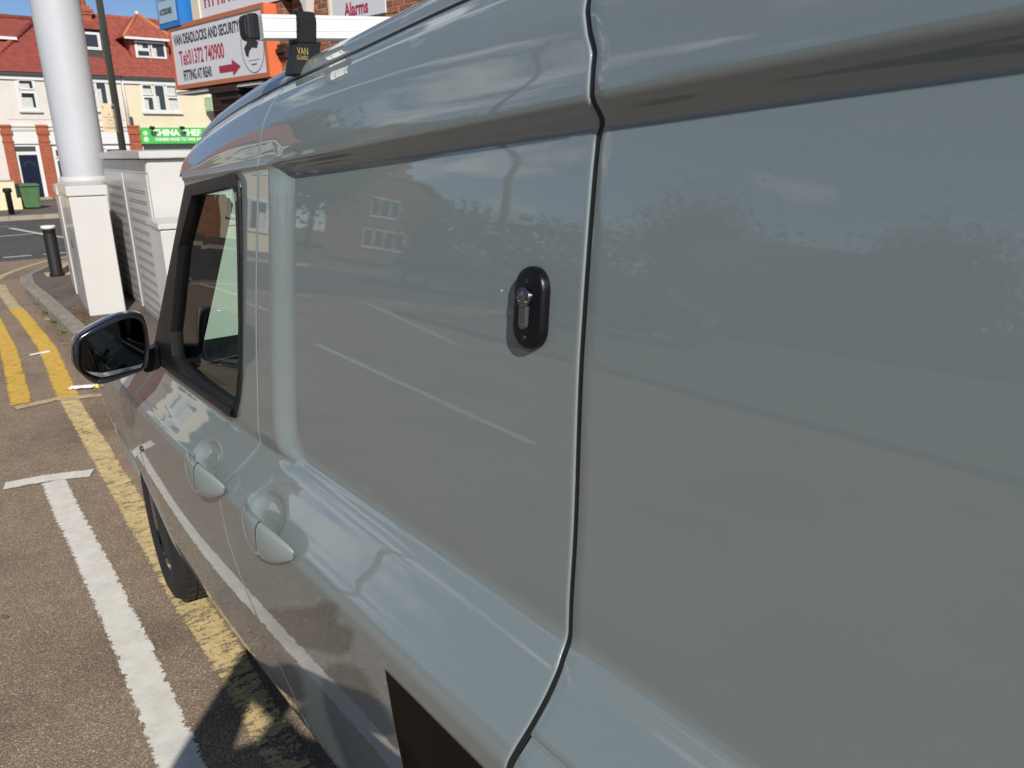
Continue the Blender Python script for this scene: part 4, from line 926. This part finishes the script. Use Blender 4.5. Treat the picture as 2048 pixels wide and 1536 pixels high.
# tilt-free orange framed sign box
og = empty('sign_box', (9.80, -4.652, 0), R(12), 'orange framed sign box with a telephone number and a crimson arrow', 'sign')
bm = bmesh.new(); fr = .065; u0, u1, z0, z1 = 1.70, 4.60, 2.65, 3.60
bx(bm, u0, u1, .20, .34, z0, z0 + fr); bx(bm, u0, u1, .20, .34, z1 - fr, z1); bx(bm, u1 - fr, u1, .20, .34, z0 + fr, z1 - fr); bx(bm, u0, u0 + fr, .20, .34, z0 + fr, z1 - fr); bmobj('frame', bm, 'orange', og)
box('side_panel', u0 - .012, u0 - .001, -.02, .335, z0, z1, 'orangelit', og)
box('back_box', u0, u1, -.02, .199, z0, z1, 'orange', og)
fb = box('face', u0 + fr, u1 - fr, .201, .325, z0 + fr, z1 - fr, 'signwhite', og)
def t2(body, size, u, z, m, sx, par=og, y=.327, bold=.004): return text('lettering', body, size, (u, y, z), m, par, rot=(R(90), 0, R(180)), sx=sx, ext=.001, bold=bold)
t2('VAN DEADLOCKS AND SECURITY', .205, 4.48, 3.315, 'blackprint', .66, bold=.006); t2('Tel:01372 740900', .30, 4.36, 3.005, 'crimson', .66, bold=.006); t2('FITTING AT REAR', .205, 4.30, 2.78, 'blackprint', .58, bold=.006)
bm = bmesh.new(); prism(bm, [(3.12, 2.80), (3.12, 2.90), (2.72, 2.90), (2.72, 2.965), (2.48, 2.85), (2.72, 2.735), (2.72, 2.80)], 'Y', .3265, .329); bmobj('arrow', bm, 'crimson', og)
def ring2(cu, cz, ru, rz_, wd, y, m, par, n=40, name='emblem_ring'):
    bm = bmesh.new(); pr = None
    for i in range(n + 1):
        a = 2 * math.pi * i / n; cur = [bm.verts.new((cu + (ru + s_) * math.cos(a), y, cz + (rz_ + s_) * math.sin(a))) for s_ in (0, wd)]
        if pr: bm.faces.new((pr[0], pr[1], cur[1], cur[0]))
        pr = cur
    return bmobj(name, bm, m, par)
ring2(2.10, 3.08, .30, .34, .012, .3275, 'blackprint', og); 
bm = bmesh.new(); prism(bm, [(2.30, 2.98), (2.24, 2.95), (2.20, 3.02), (2.12, 3.07), (1.98, 3.05), (1.93, 3.12), (2.0, 3.16), (2.02, 3.26), (2.12, 3.22), (2.20, 3.26), (2.24, 3.14), (2.33, 3.08)], 'Y', .3265, .3285); bmobj('emblem', bm, 'blackprint', og); box('printed_line', 1.95, 2.25, .3265, .3285, 2.90, 2.905, 'blackprint', og); box('printed_line', 2.03, 2.17, .3265, .3285, 2.84, 2.855, 'blackprint', og)
# upper board
ub = empty('sign_board', (9.80, -4.652, 0), R(12), 'large white board with crimson FITTING CENTRE lettering above the orange sign', 'sign')
box('board', 1.25, 4.02, .10, .16, 3.63, 5.0, 'signwhite', ub); box('edge_trim', 3.80, 4.04, .14, .18, 3.60, 5.0, 'cream', ub)
text('lettering', 'FITTING CENTRE', .33, (3.66, .162, 3.79), 'crimson', ub, rot=(R(90), 0, R(180)), sx=.82, ext=.001, bold=.01); text('lettering', 'VAN SECURITY', .24, (3.4, .162, 4.20), 'blackprint', ub, rot=(R(90), 0, R(180)), sx=.8, ext=.001, bold=.006)
bm = bmesh.new(); prism(bm, [(1.25, 3.63), (1.25, 4.2), (.93, 4.2), (.93, 3.60), (.97, 3.42), (1.02, 3.40), (1.06, 3.52), (1.12, 3.60)], 'Y', .02, .14); bmobj('scroll_bracket', bm, 'render', ub)
bl = empty('sign_box', (9.80, -4.652, 0), R(12), 'blue sign box with a pale face hanging from the end of the brick shop', 'sign')
box('case', 4.12, 4.85, .10, .36, 3.58, 5.0, 'blue', bl); box('face', 4.20, 4.80, .361, .368, 3.66, 5.0, 'paleblue', bl)
text('lettering', 'PHONE', .17, (4.75, .37, 3.98), 'blackprint', bl, rot=(R(90), 0, R(180)), sx=.8, ext=.001, bold=.006); text('lettering', 'ACCESSORIES', .115, (4.76, .37, 3.78), 'blackprint', bl, rot=(R(90), 0, R(180)), sx=.62, ext=.001, bold=.003)
# pilaster, stepped corbel and shop front under the signs
bm = bmesh.new(); bx(bm, 1.28, 1.68, -.03, .14, .09, 3.62); bmobj('pilaster', bm, 'brickside', bs)
bm = bmesh.new()
for z, d in ((3.02, .05), (2.96, .08), (2.90, .05)): bx(bm, 1.24, 1.72, -.02, .14 + d, z, z + .055)
bmobj('pilaster_band', bm, 'darktimber', bs)
bm = bmesh.new()
for k in range(6): bx(bm, 2.45 + .06 * k, 3.30 - .09 * k, -.02, .32 - .05 * k, 2.63 - .10 * (k + 1), 2.63 - .10 * k - .003)
bmobj('stepped_corbel', bm, 'darktimber', bs)
box('soffit', 1.75, 4.5, -.02, .30, 2.58, 2.62, 'cabgrey', bs); box('shop_front', 1.8, 3.8, -.029, -.005, .2, 2.3, 'darkglass', bs)
bm = bmesh.new(); prism(bm, [(.3, 6.2), (-4, 8.4), (-8.3, 6.2)], 'X', -14.2, 4.1)
for v in bm.verts: pass
bmobj('roof', bm, 'tile', bs)

# ------------------------------------------------------------------ the other side of the street (seen in the van's paint)
bm = bmesh.new(); bx(bm, -60, 12.5, 7.2, 60, -.2, .10); o = bmobj('opposite_footway', bm, 'path'); o['kind'] = 'structure'
ok = empty('opposite_kerb'); ok['kind'] = 'structure'; kerb_line([(12.5, 7.18), (-6, 7.18)], .125, .11, ok, 'kerb', 1.8)
def leaves(name, boxes, n, size, m, label, cat, group=None, kind=None, trunk=None):
    V, F = [], []
    for k in range(n):
        b = random.choice(boxes); c = Vector([random.gauss(b[i], b[i + 3] * .5) if b[6] else random.uniform(b[i] - b[i + 3], b[i] + b[i + 3]) for i in range(3)]); c.z = max(.15, c.z)
        a = Vector((random.gauss(0, 1), random.gauss(0, 1), random.gauss(0, 1))).normalized(); b_ = a.orthogonal().normalized(); s_ = size * random.uniform(.6, 1.4); i0 = len(V)
        V += [c + a * s_, c + b_ * s_ * .6, c - a * s_, c - b_ * s_ * .6]; F.append((i0, i0 + 1, i0 + 2, i0 + 3))
    if trunk:
        t = empty(name, trunk, 0, label, cat, group); o = meshobj('crown', [v - Vector(trunk) for v in V], F, m, t)
        bm = bmesh.new(); cyl(bm, (0, 0, 0), (0, 0, boxes[0][2] * .9), .22, .09, 10)
        for a in range(5): cyl(bm, (0, 0, boxes[0][2] * .45), (1.3 * math.cos(a * 1.3), 1.3 * math.sin(a * 1.3), boxes[0][2] * .95), .08, .03, 8)
        bmobj('trunk', bm, 'bark', t); return t
    o = meshobj(name, V, F, m); return tag(o, label, cat, group, kind)
def polar(az, d): return Vector((d * math.cos(R(az)), d * math.sin(R(az)), 0))
hp = polar(31.2, 50)
bh = empty('brick_house', (hp.x, hp.y, 0), R(31 - 90 + 10), 'brown brick gabled house with two chimneys and white windows across the junction', 'house')
bm = bmesh.new(); prism(bm, [(-3.6, 0), (3.6, 0), (3.6, 4.6), (0, 6.6), (-3.6, 4.6)], 'Y', 0, 9); 
bmobj('wall', bm, 'brickside', bh)
bm = bmesh.new(); prism(bm, [(-3.9, 4.45), (0, 6.62), (3.9, 4.45), (3.9, 4.62), (0, 6.82), (-3.9, 4.62)], 'Y', -.2, 9.2); bmobj('roof', bm, 'tile', bh)
for y in (1.5, 6.5): box('chimney', -.4, .4, y, y + .9, 6.2, 7.7, 'brickside', bh)
window(bh, -1.0, .9, 2.9, 4.1, [(.03, .3, .05, .95), (.35, .65, .05, .95), (.7, .97, .05, .95)], curtain=False); window(bh, -1.6, 1.2, .7, 2.0, [(.03, .24, .05, .95), (.27, .49, .05, .95), (.51, .73, .05, .95), (.76, .97, .05, .95)], curtain=False)
hb = []
for az in np.arange(33.5, 49, .8): p = polar(az, 34 + 1.5 * math.sin(az)); hb.append((p.x, p.y, 1.7, 1.2, 1.2, 1.7 + .35 * math.sin(az * 2.1), False))
leaves('hedge', hb, 12000, .12, 'leaf', 'long tall green hedge across the junction', 'hedge')
hb = []
for az in np.arange(49, 90, 1.0): p = polar(az, 20 + .15 * (az - 49)); hh_ = 1.15 + .35 * math.sin(az * .55) + .25 * math.sin(az * 1.7); hb.append((p.x, p.y, hh_, .8, .8, hh_, False))
leaves('hedge', hb, 14000, .085, 'leaf2', 'long low dark hedge along the opposite footway', 'hedge')
for az, d, h in ((26, 44, 5.2), (23, 40, 6), (28.4, 55, 6.2), (54, 40, 3.4), (70, 36, 3.0), (79, 44, 3.6)):
    p = polar(az, d); leaves('tree', [(p.x, p.y, h, 2.6, 2.6, 2.4, True)], 7000, .17, 'leaf2', {26: 'dark bushy tree left of the brick house', 23: 'dark tree beyond the garage', 28.4: 'tallest tree behind the brick house', 54: 'round tree beyond the low hedge, left of the bungalow', 70: 'small round tree beyond the low hedge, right of the bungalow', 79: 'last tree beyond the low hedge'}[az], 'tree', None, None, (p.x, p.y, 0))
p = polar(62, 34)
bg_ = empty('bungalow', (p.x, p.y, 0), R(62 - 90), 'long low brick bungalow with a brown tiled roof beyond the hedge', 'house')
box('wall', -6, 5, 0, 7, 0, 2.3, 'brickside', bg_); bm = bmesh.new(); prism(bm, [(-.4, 2.2), (3.5, 4.2), (7.4, 2.2)], 'X', -6.4, 5.4); bmobj('roof', bm, 'bark', bg_)
window(bg_, -5, -3, .8, 1.9, [(.03, .48, .05, .95), (.52, .97, .05, .95)], curtain=False); window(bg_, 1, 3.5, .8, 1.9, [(.03, .48, .05, .95), (.52, .97, .05, .95)], curtain=False)
# garage and shops whose reflections show in the door glass
gr = empty('garage', (31.5, 4.4, .1), R(-84), 'low garage with a grey roller shutter and a brown brick pier', 'garage')
box('wall', -6.5, 2.2, .05, 6, 0, 3.2, 'brickside', gr); sh = box('shutter_frame', -3.2, .6, .0, .049, 0, 2.75, 'upvc', gr)
for k in range(24): box('shutter_slat', -3.05, .45, -.025, -.001, .02 + k * .105, .115 + k * .105, 'shutter', sh)
box('parapet', -6.6, 2.3, -.06, 6, 3.2, 3.45, 'slot', gr); box('cream_panel', .9, 2.1, .0, .049, 0, 1.6, 'creamwall', gr)
rh = empty('rendered_house', (31.0, 10.9, .1), R(-84), 'pale rendered house with white windows beyond the garage', 'house')
box('wall', -2.6, 2.4, 0, 8, 0, 5, 'cream', rh); bm = bmesh.new(); prism(bm, [(-.4, 4.95), (4, 7.2), (8.4, 4.95)], 'X', -2.9, 2.7); bmobj('roof', bm, 'tile2', rh)
for u in (-2.0, .4): window(rh, u, u + 1.5, 3.2, 4.4, [(.04, .48, .05, .95), (.52, .96, .05, .95)]); window(rh, u, u + 1.6, .9, 2.2, [(.04, .48, .05, .95), (.52, .96, .05, .95)])
def car(x, y, rz, m, label):
    t = empty('parked_car', (x, y, 0), rz, label, 'car')
    prof = [(-2.1, .35), (-2.15, .65), (-2.05, .92), (-1.6, 1.0), (-1.05, 1.38), (.35, 1.42), (1.05, 1.0), (1.9, .86), (2.12, .62), (2.1, .3)]
    secs = [(-.86, .0, .94), (-.84, .02, 1.0), (-.72, .03, 1.0), (0, .03, 1.01), (.72, .03, 1.0), (.84, .02, 1.0), (.86, 0, .94)]
    V, F = [], []
    for (yy, dz, s_) in secs:
        for px, pz in prof:
            in_ = 1 - max(0, (pz - .95)) * .0; V.append((px * (.97 if abs(yy) > .8 else 1), yy * (1 - max(0, pz - .95) * .38), pz * s_))
    n_ = len(prof)
    for i in range(len(secs) - 1):
        for k in range(n_): F.append((i * n_ + k, i * n_ + (k + 1) % n_, (i + 1) * n_ + (k + 1) % n_, (i + 1) * n_ + k))
    F.append(list(range(n_))); F.append(list(range((len(secs) - 1) * n_, len(secs) * n_))[::-1])
    meshobj('body', V, F, m, t, smooth=True)
    for s_ in (-1, 1):
        for q in ([(-1.45, 1.03), (-.98, 1.31), (-.35, 1.34), (-.35, 1.03)], [(-.28, 1.03), (-.28, 1.34), (.30, 1.35), (.85, 1.03)]):
            meshobj('side_window', [(a, s_ * (.845 * (1 - (b - .95) * .38) + .012), b) for a, b in q], [[0, 1, 2, 3]], 'carglass', t)
        for xx in (-1.3, 1.3):
            bm = bmesh.new(); lathe(bm, [(.05, -.1), (.3, -.1), (.31, 0), (.3, .09), (.2, .1)], c=(xx, s_ * .8, .31), axis='Y', n=20); wt = bmobj('wheel', bm, 'tyre', t)
            bm = bmesh.new(); lathe(bm, [(.2, s_ * .085), (.19, s_ * .115), (.02, s_ * .12)], c=(xx, s_ * .8, .31), axis='Y', n=20); bmobj('wheel_trim', bm, 'alloy', wt)
        box('headlight', 1.95, 2.08, s_ * .5 - .16, s_ * .5 + .16, .66, .80, 'alu', t); box('tail_light', -2.14, -2.06, s_ * .6 - .14, s_ * .6 + .14, .72, .9, 'crimson', t)
    meshobj('windscreen', [(.42, -.62, 1.40), (.42, .62, 1.40), (1.02, .70, 1.03), (1.02, -.70, 1.03)], [[0, 1, 2, 3]], 'carglass', t)
p = polar(36, 23.5); car(p.x, p.y, R(36 - 90 + 10), 'cardark', 'dark teal hatchback parked in front of the tall hedge')
car(10.6, 11.6, R(-18), 'cardark2', 'dark grey hatchback parked half on the opposite footway')
pl = empty('telegraph_pole', (15.5, 12.3, 0), 0, 'brown wooden telegraph pole on the far corner', 'pole'); bm = bmesh.new(); cyl(bm, (0, 0, 0), (.4, .2, 8.5), .12, .09, 12); bmobj('shaft', bm, 'bark', pl); box('crossarm', .0, .9, .1, .2, 7.9, 8.0, 'bark', pl)

# ------------------------------------------------------------------ litter, weeds and dirt
def flakes(name, n, cx, cy, rx, ry, z, s, m, label, cat):
    V, F = [], []
    for k in range(n):
        x = random.gauss(cx, rx); y = random.gauss(cy, ry); a = random.uniform(0, 6.28); q = s * random.uniform(.4, 1.5); i0 = len(V); tz = random.uniform(0, .4)
        for t in (0, 2.1, 4.2): V.append((x + q * math.cos(a + t), y + q * math.sin(a + t) * .7, z + .002 + max(0, q * tz * math.cos(t))))
        F.append((i0, i0 + 1, i0 + 2))
    o = meshobj(name, V, F, m); return tag(o, label, cat, None, 'stuff')
flakes('leaf_litter', 700, 8.75, -.82, .28, .06, .098, .016, 'dirt', 'dry brown leaf litter at the foot of the stained cabinet', 'leaf litter')
flakes('gutter_grit', 900, 8.6, -.60, 1.6, .035, .001, .009, 'dirt', 'grit and dirt in the gutter along the kerb', 'dirt')
flakes('pale_grit', 160, 5.8, -.1, 3.0, .6, .001, .0028, 'paper', 'scattered pale grit on the road', 'grit')
bm = bmesh.new()
for (x, y, z, a, l_, w_, h_) in ((7.62, -.385, .006, 1.9, .16, .028, .006),): 
    m_ = Matrix.Translation((x, y, z)) @ Matrix.Rotation(a, 4, 'Z'); q0 = len(bm.verts); bmesh.ops.create_cube(bm, size=1, matrix=m_ @ Matrix.Diagonal((l_, w_, h_, 1)))
bmesh.ops.subdivide_edges(bm, edges=list(bm.edges), cuts=2)
for v in bm.verts: v.co.z += random.uniform(0, .006)
o = bmobj('paper_strip', bm, 'paper'); tag(o, 'thin white paper strip lying on the yellow line', 'litter')
lt = empty('wrapper', (6.2, -.53, .002), R(65), 'crumpled white wrapper with a yellow end in the gutter', 'litter')
bm = bmesh.new(); bmesh.ops.create_grid(bm, x_segments=9, y_segments=5, size=.5)
for v in bm.verts: v.co = Vector((v.co.x * .17, v.co.y * .07, .006 + .012 * abs(math.sin(v.co.x * 13 + v.co.y * 9)) + random.uniform(0, .006)))
bmobj('paper', bm, 'paper', lt)
bm = bmesh.new(); bmesh.ops.create_icosphere(bm, subdivisions=1, radius=.02, matrix=Matrix.Translation((-.10, -.01, .012))); bmobj('yellow_end', bm, 'litteryellow', lt)
cn = empty('crushed_can', (9.25, -.60, .004), 0, 'small crushed gold can lid in the weeds by the kerb', 'litter')
bm = bmesh.new(); lathe(bm, [(.032, 0), (.034, .008), (.026, .011), (.012, .008), (.010, .012)], n=14); bmobj('lid', bm, 'gold', cn)
for (x, y, a, s_) in ((3.1, .12, .5, 1.0), (2.78, .03, 1.1, .7)):
    bm = bmesh.new(); q = [bm.verts.new(Matrix.Rotation(a, 3, 'Z') @ (Vector((u * .02, v * .008, .004 + .003 * abs(u))) * s_)) for u, v in ((-1, 0), (-.3, 1), (.5, .9), (1, 0), (.5, -1), (-.4, -.9))]; bm.faces.new(q)
    o = bmobj('dead_leaf', bm, 'dirt'); o.location = (x, y, .003); tag(o, 'small brown dead leaf on the asphalt left of the white bay line' + (', the larger one' if s_ == 1 else ', the smaller one'), 'leaf')
def weed(x, y, n, h, label):
    V, F = [], []
    for k in range(n):
        a = random.uniform(0, 6.28); l_ = h * random.uniform(.5, 1.2); r_ = random.uniform(.0, .03); i0 = len(V); w_ = .004
        b0 = Vector((r_ * math.cos(a), r_ * math.sin(a), 0)); tip = b0 + Vector((math.cos(a) * l_ * .7, math.sin(a) * l_ * .7, l_ * .7)); mid = (b0 + tip) / 2 + Vector((0, 0, l_ * .15)); s_ = Vector((-math.sin(a), math.cos(a), 0)) * w_
        V += [b0 - s_, b0 + s_, mid + s_ * 1.6, mid - s_ * 1.6, tip]; F += [(i0, i0 + 1, i0 + 2, i0 + 3), (i0 + 3, i0 + 2, i0 + 4)]
    o = meshobj('weed', V, F, 'weed'); o.location = (x, y, .0); tag(o, label, 'weed', 'weeds along the kerb')
for x, y, n, h, lb in ((9.0, -.645, 40, .06, 'bushy green weed beside the crushed gold can'), (9.6, -.63, 24, .05, 'small weed in the gutter beyond the crushed can'), (8.4, -.665, 30, .05, 'thin weed in the gutter nearer than the crushed can'), (7.1, -.70, 30, .05, 'low weed at the kerb just before the paper strip'), (10.3, -.605, 14, .04, 'tiny weed at the kerb farthest from the van'), (6.6, -.72, 20, .04, 'small weed at the kerb beside the crumpled wrapper')): weed(x, y, n, h, lb)

# ------------------------------------------------------------------ the photographer, holding the phone
def PH(x, y, z): return Vector((0, 0, CAMH)) + CRt * x + CU * y - CF * z     # phone frame: x right, y up, z towards the person
pe = empty('person', (0, 0, 0), 0, 'person in a dark jacket and jeans holding up a phone with both hands', 'person')
def skin(name, joints, edges, m, parent, sub=2, root=0):
    me = bpy.data.meshes.new(name); me.from_pydata([tuple(j[0]) for j in joints], edges, []); o = bpy.data.objects.new(name, me); col.objects.link(o); o.parent = parent
    me.materials.append(M[m]); md = o.modifiers.new('skin', 'SKIN'); md.use_smooth_shade = True
    sv = me.skin_vertices[0].data
    for i, j in enumerate(joints): sv[i].radius = j[1] if isinstance(j[1], tuple) else (j[1], j[1]); sv[i].use_root = (i == root)
    s_ = o.modifiers.new('sub', 'SUBSURF'); s_.levels = sub; s_.render_levels = sub; return o
fw2 = Vector((.82, -.57, 0)); lf2 = Vector((.57, .82, 0)); base = Vector((-.34, .22, 0))
def B(f, l, z): return base + fw2 * f + lf2 * l + Vector((0, 0, z))
J = [(B(0, 0, .93), (.16, .12)), (B(0, 0, 1.10), (.28, .16)), (B(0, 0, 1.28), (.28, .16)), (B(0, 0, 1.40), (.15, .095)), (B(.01, 0, 1.48), .056), (B(.03, 0, 1.54), .052),
     (B(0, .19, 1.39), .070), (B(.08, .33, 1.20), .095), (PH(-.150, -.095, .055), .046), (PH(-.142, -.045, .03), .026),
     (B(0, -.19, 1.39), .070), (B(.12, -.27, 1.20), .080), (PH(.085, -.11, .055), .046), (PH(.068, -.055, .032), .026),
     (B(0, .10, .86), .100), (B(.03, .12, .48), .066), (B(0, .13, .10), .045), (B(0, -.10, .86), .100), (B(.03, -.12, .48), .066), (B(0, -.13, .10), .045)]
skin('body', J, [(0, 1), (1, 2), (2, 3), (3, 4), (4, 5), (3, 6), (6, 7), (7, 8), (8, 9), (3, 10), (10, 11), (11, 12), (12, 13), (0, 14), (14, 15), (15, 16), (0, 17), (17, 18), (18, 19)], 'cloth', pe)
HM = Matrix.Translation(B(.03, 0, 1.665)) @ Matrix.Rotation(R(-35), 4, 'Z') @ Matrix.Rotation(R(6), 4, 'Y')
hd = bmesh.new(); bmesh.ops.create_uvsphere(hd, u_segments=32, v_segments=24, radius=1)
for v in hd.verts:
    x, y, z = v.co; nose = .024 * math.exp(-((y / .15) ** 2 + ((z + .12) / .20) ** 2)) if x > .4 else 0
    brow = -.010 * sum(math.exp(-(((y - q) / .16) ** 2 + ((z - .06) / .12) ** 2)) for q in (-.38, .38)) if x > .3 else 0
    v.co = HM @ Vector((x * (.098 if z > -.2 else .098 - .012 * (-z - .2)) + nose + brow, y * (.077 - .018 * max(0, -z)), z * .118))
h_ = bmobj('head', hd, 'skin', pe, smooth=True)
hd = bmesh.new(); bmesh.ops.create_uvsphere(hd, u_segments=24, v_segments=16, radius=1)
for v in hd.verts:
    x, y, z = v.co; v.co = HM @ Vector((min(x * .106, .055 + .03 * max(0, z)) - .010, y * .085, (z * .124 if z > -.35 else -.35 * .124) + .007))
bmobj('hair', hd, 'hair', h_, smooth=True)
for s_ in (-1, 1):
    bm = bmesh.new(); bmesh.ops.create_uvsphere(bm, u_segments=10, v_segments=8, radius=1, matrix=HM @ Matrix.Translation((-.01, s_ * .080, -.01)) @ Matrix.Diagonal((.017, .008, .030, 1))); bmobj('ear', bm, 'skin', h_, smooth=True)
    bm = bmesh.new(); bmesh.ops.create_uvsphere(bm, u_segments=10, v_segments=8, radius=.011, matrix=HM @ Matrix.Translation((.081, s_ * .030, .009))); bmobj('eye', bm, 'upvc', h_, smooth=True)
    p = B(.055, s_ * .13, 0); bm = bmesh.new(); bx(bm, -.13, .14, -.048, .048, .0, .085, .03); bmesh.ops.transform(bm, matrix=Matrix.Translation(p) @ Matrix.Rotation(R(-35), 4, 'Z'), verts=bm.verts); bmobj('shoe', bm, 'shoe', pe)
bm = bmesh.new(); bx(bm, .080, .091, -.024, .024, -.058, -.051, .003); bmesh.ops.transform(bm, matrix=HM, verts=bm.verts); bmobj('mouth', bm, 'crimson', h_)
# hands: palm, four unequal bent fingers behind the phone's end and a thumb on the screen side
for s_, ex in ((-1, -.122), (1, .037)):
    skin('palm', [(PH(ex + s_ * .024, -.052, .032), .024), (PH(ex + s_ * .022, -.028, .022), (.028, .014)), (PH(ex + s_ * .018, .000, .016), (.031, .013))], [(0, 1), (1, 2)], 'skin', pe)
    for k, ln in enumerate((.9, 1.0, .95, .78)):
        y = .022 - k * .0165
        skin('finger', [(PH(ex + s_ * .017, y - .006, .014), .0088), (PH(ex + s_ * .010, y, .001), .0082), (PH(ex - s_ * .004 * ln, y + .001, -.0075), .0074), (PH(ex - s_ * .018 * ln, y + .001, -.0075), .0064)], [(0, 1), (1, 2), (2, 3)], 'skin', pe)
    skin('thumb', [(PH(ex + s_ * .020, -.034, .026), .0105), (PH(ex + s_ * .004, -.022, .026), .0095), (PH(ex - s_ * .016, -.014, .021), .0082)], [(0, 1), (1, 2)], 'skin', pe)
# phone: held level in the view direction, its lens at the camera position
ph = empty('phone', (0, 0, 0), 0, 'black smartphone held in both hands towards the van', 'phone')
ph.matrix_world = Matrix(((CRt.x, CU.x, -CF.x, 0), (CRt.y, CU.y, -CF.y, 0), (CRt.z, CU.z, -CF.z, CAMH), (0, 0, 0, 1)))
bm = bmesh.new(); bx(bm, -.122, .037, -.050, .027, .004, .012, .003); bmobj('case', bm, 'blackplastic', ph)
bm = bmesh.new(); bx(bm, -.118, .033, -.046, .023, .0125, .0132); bmobj('screen', bm, 'blackgloss', ph)
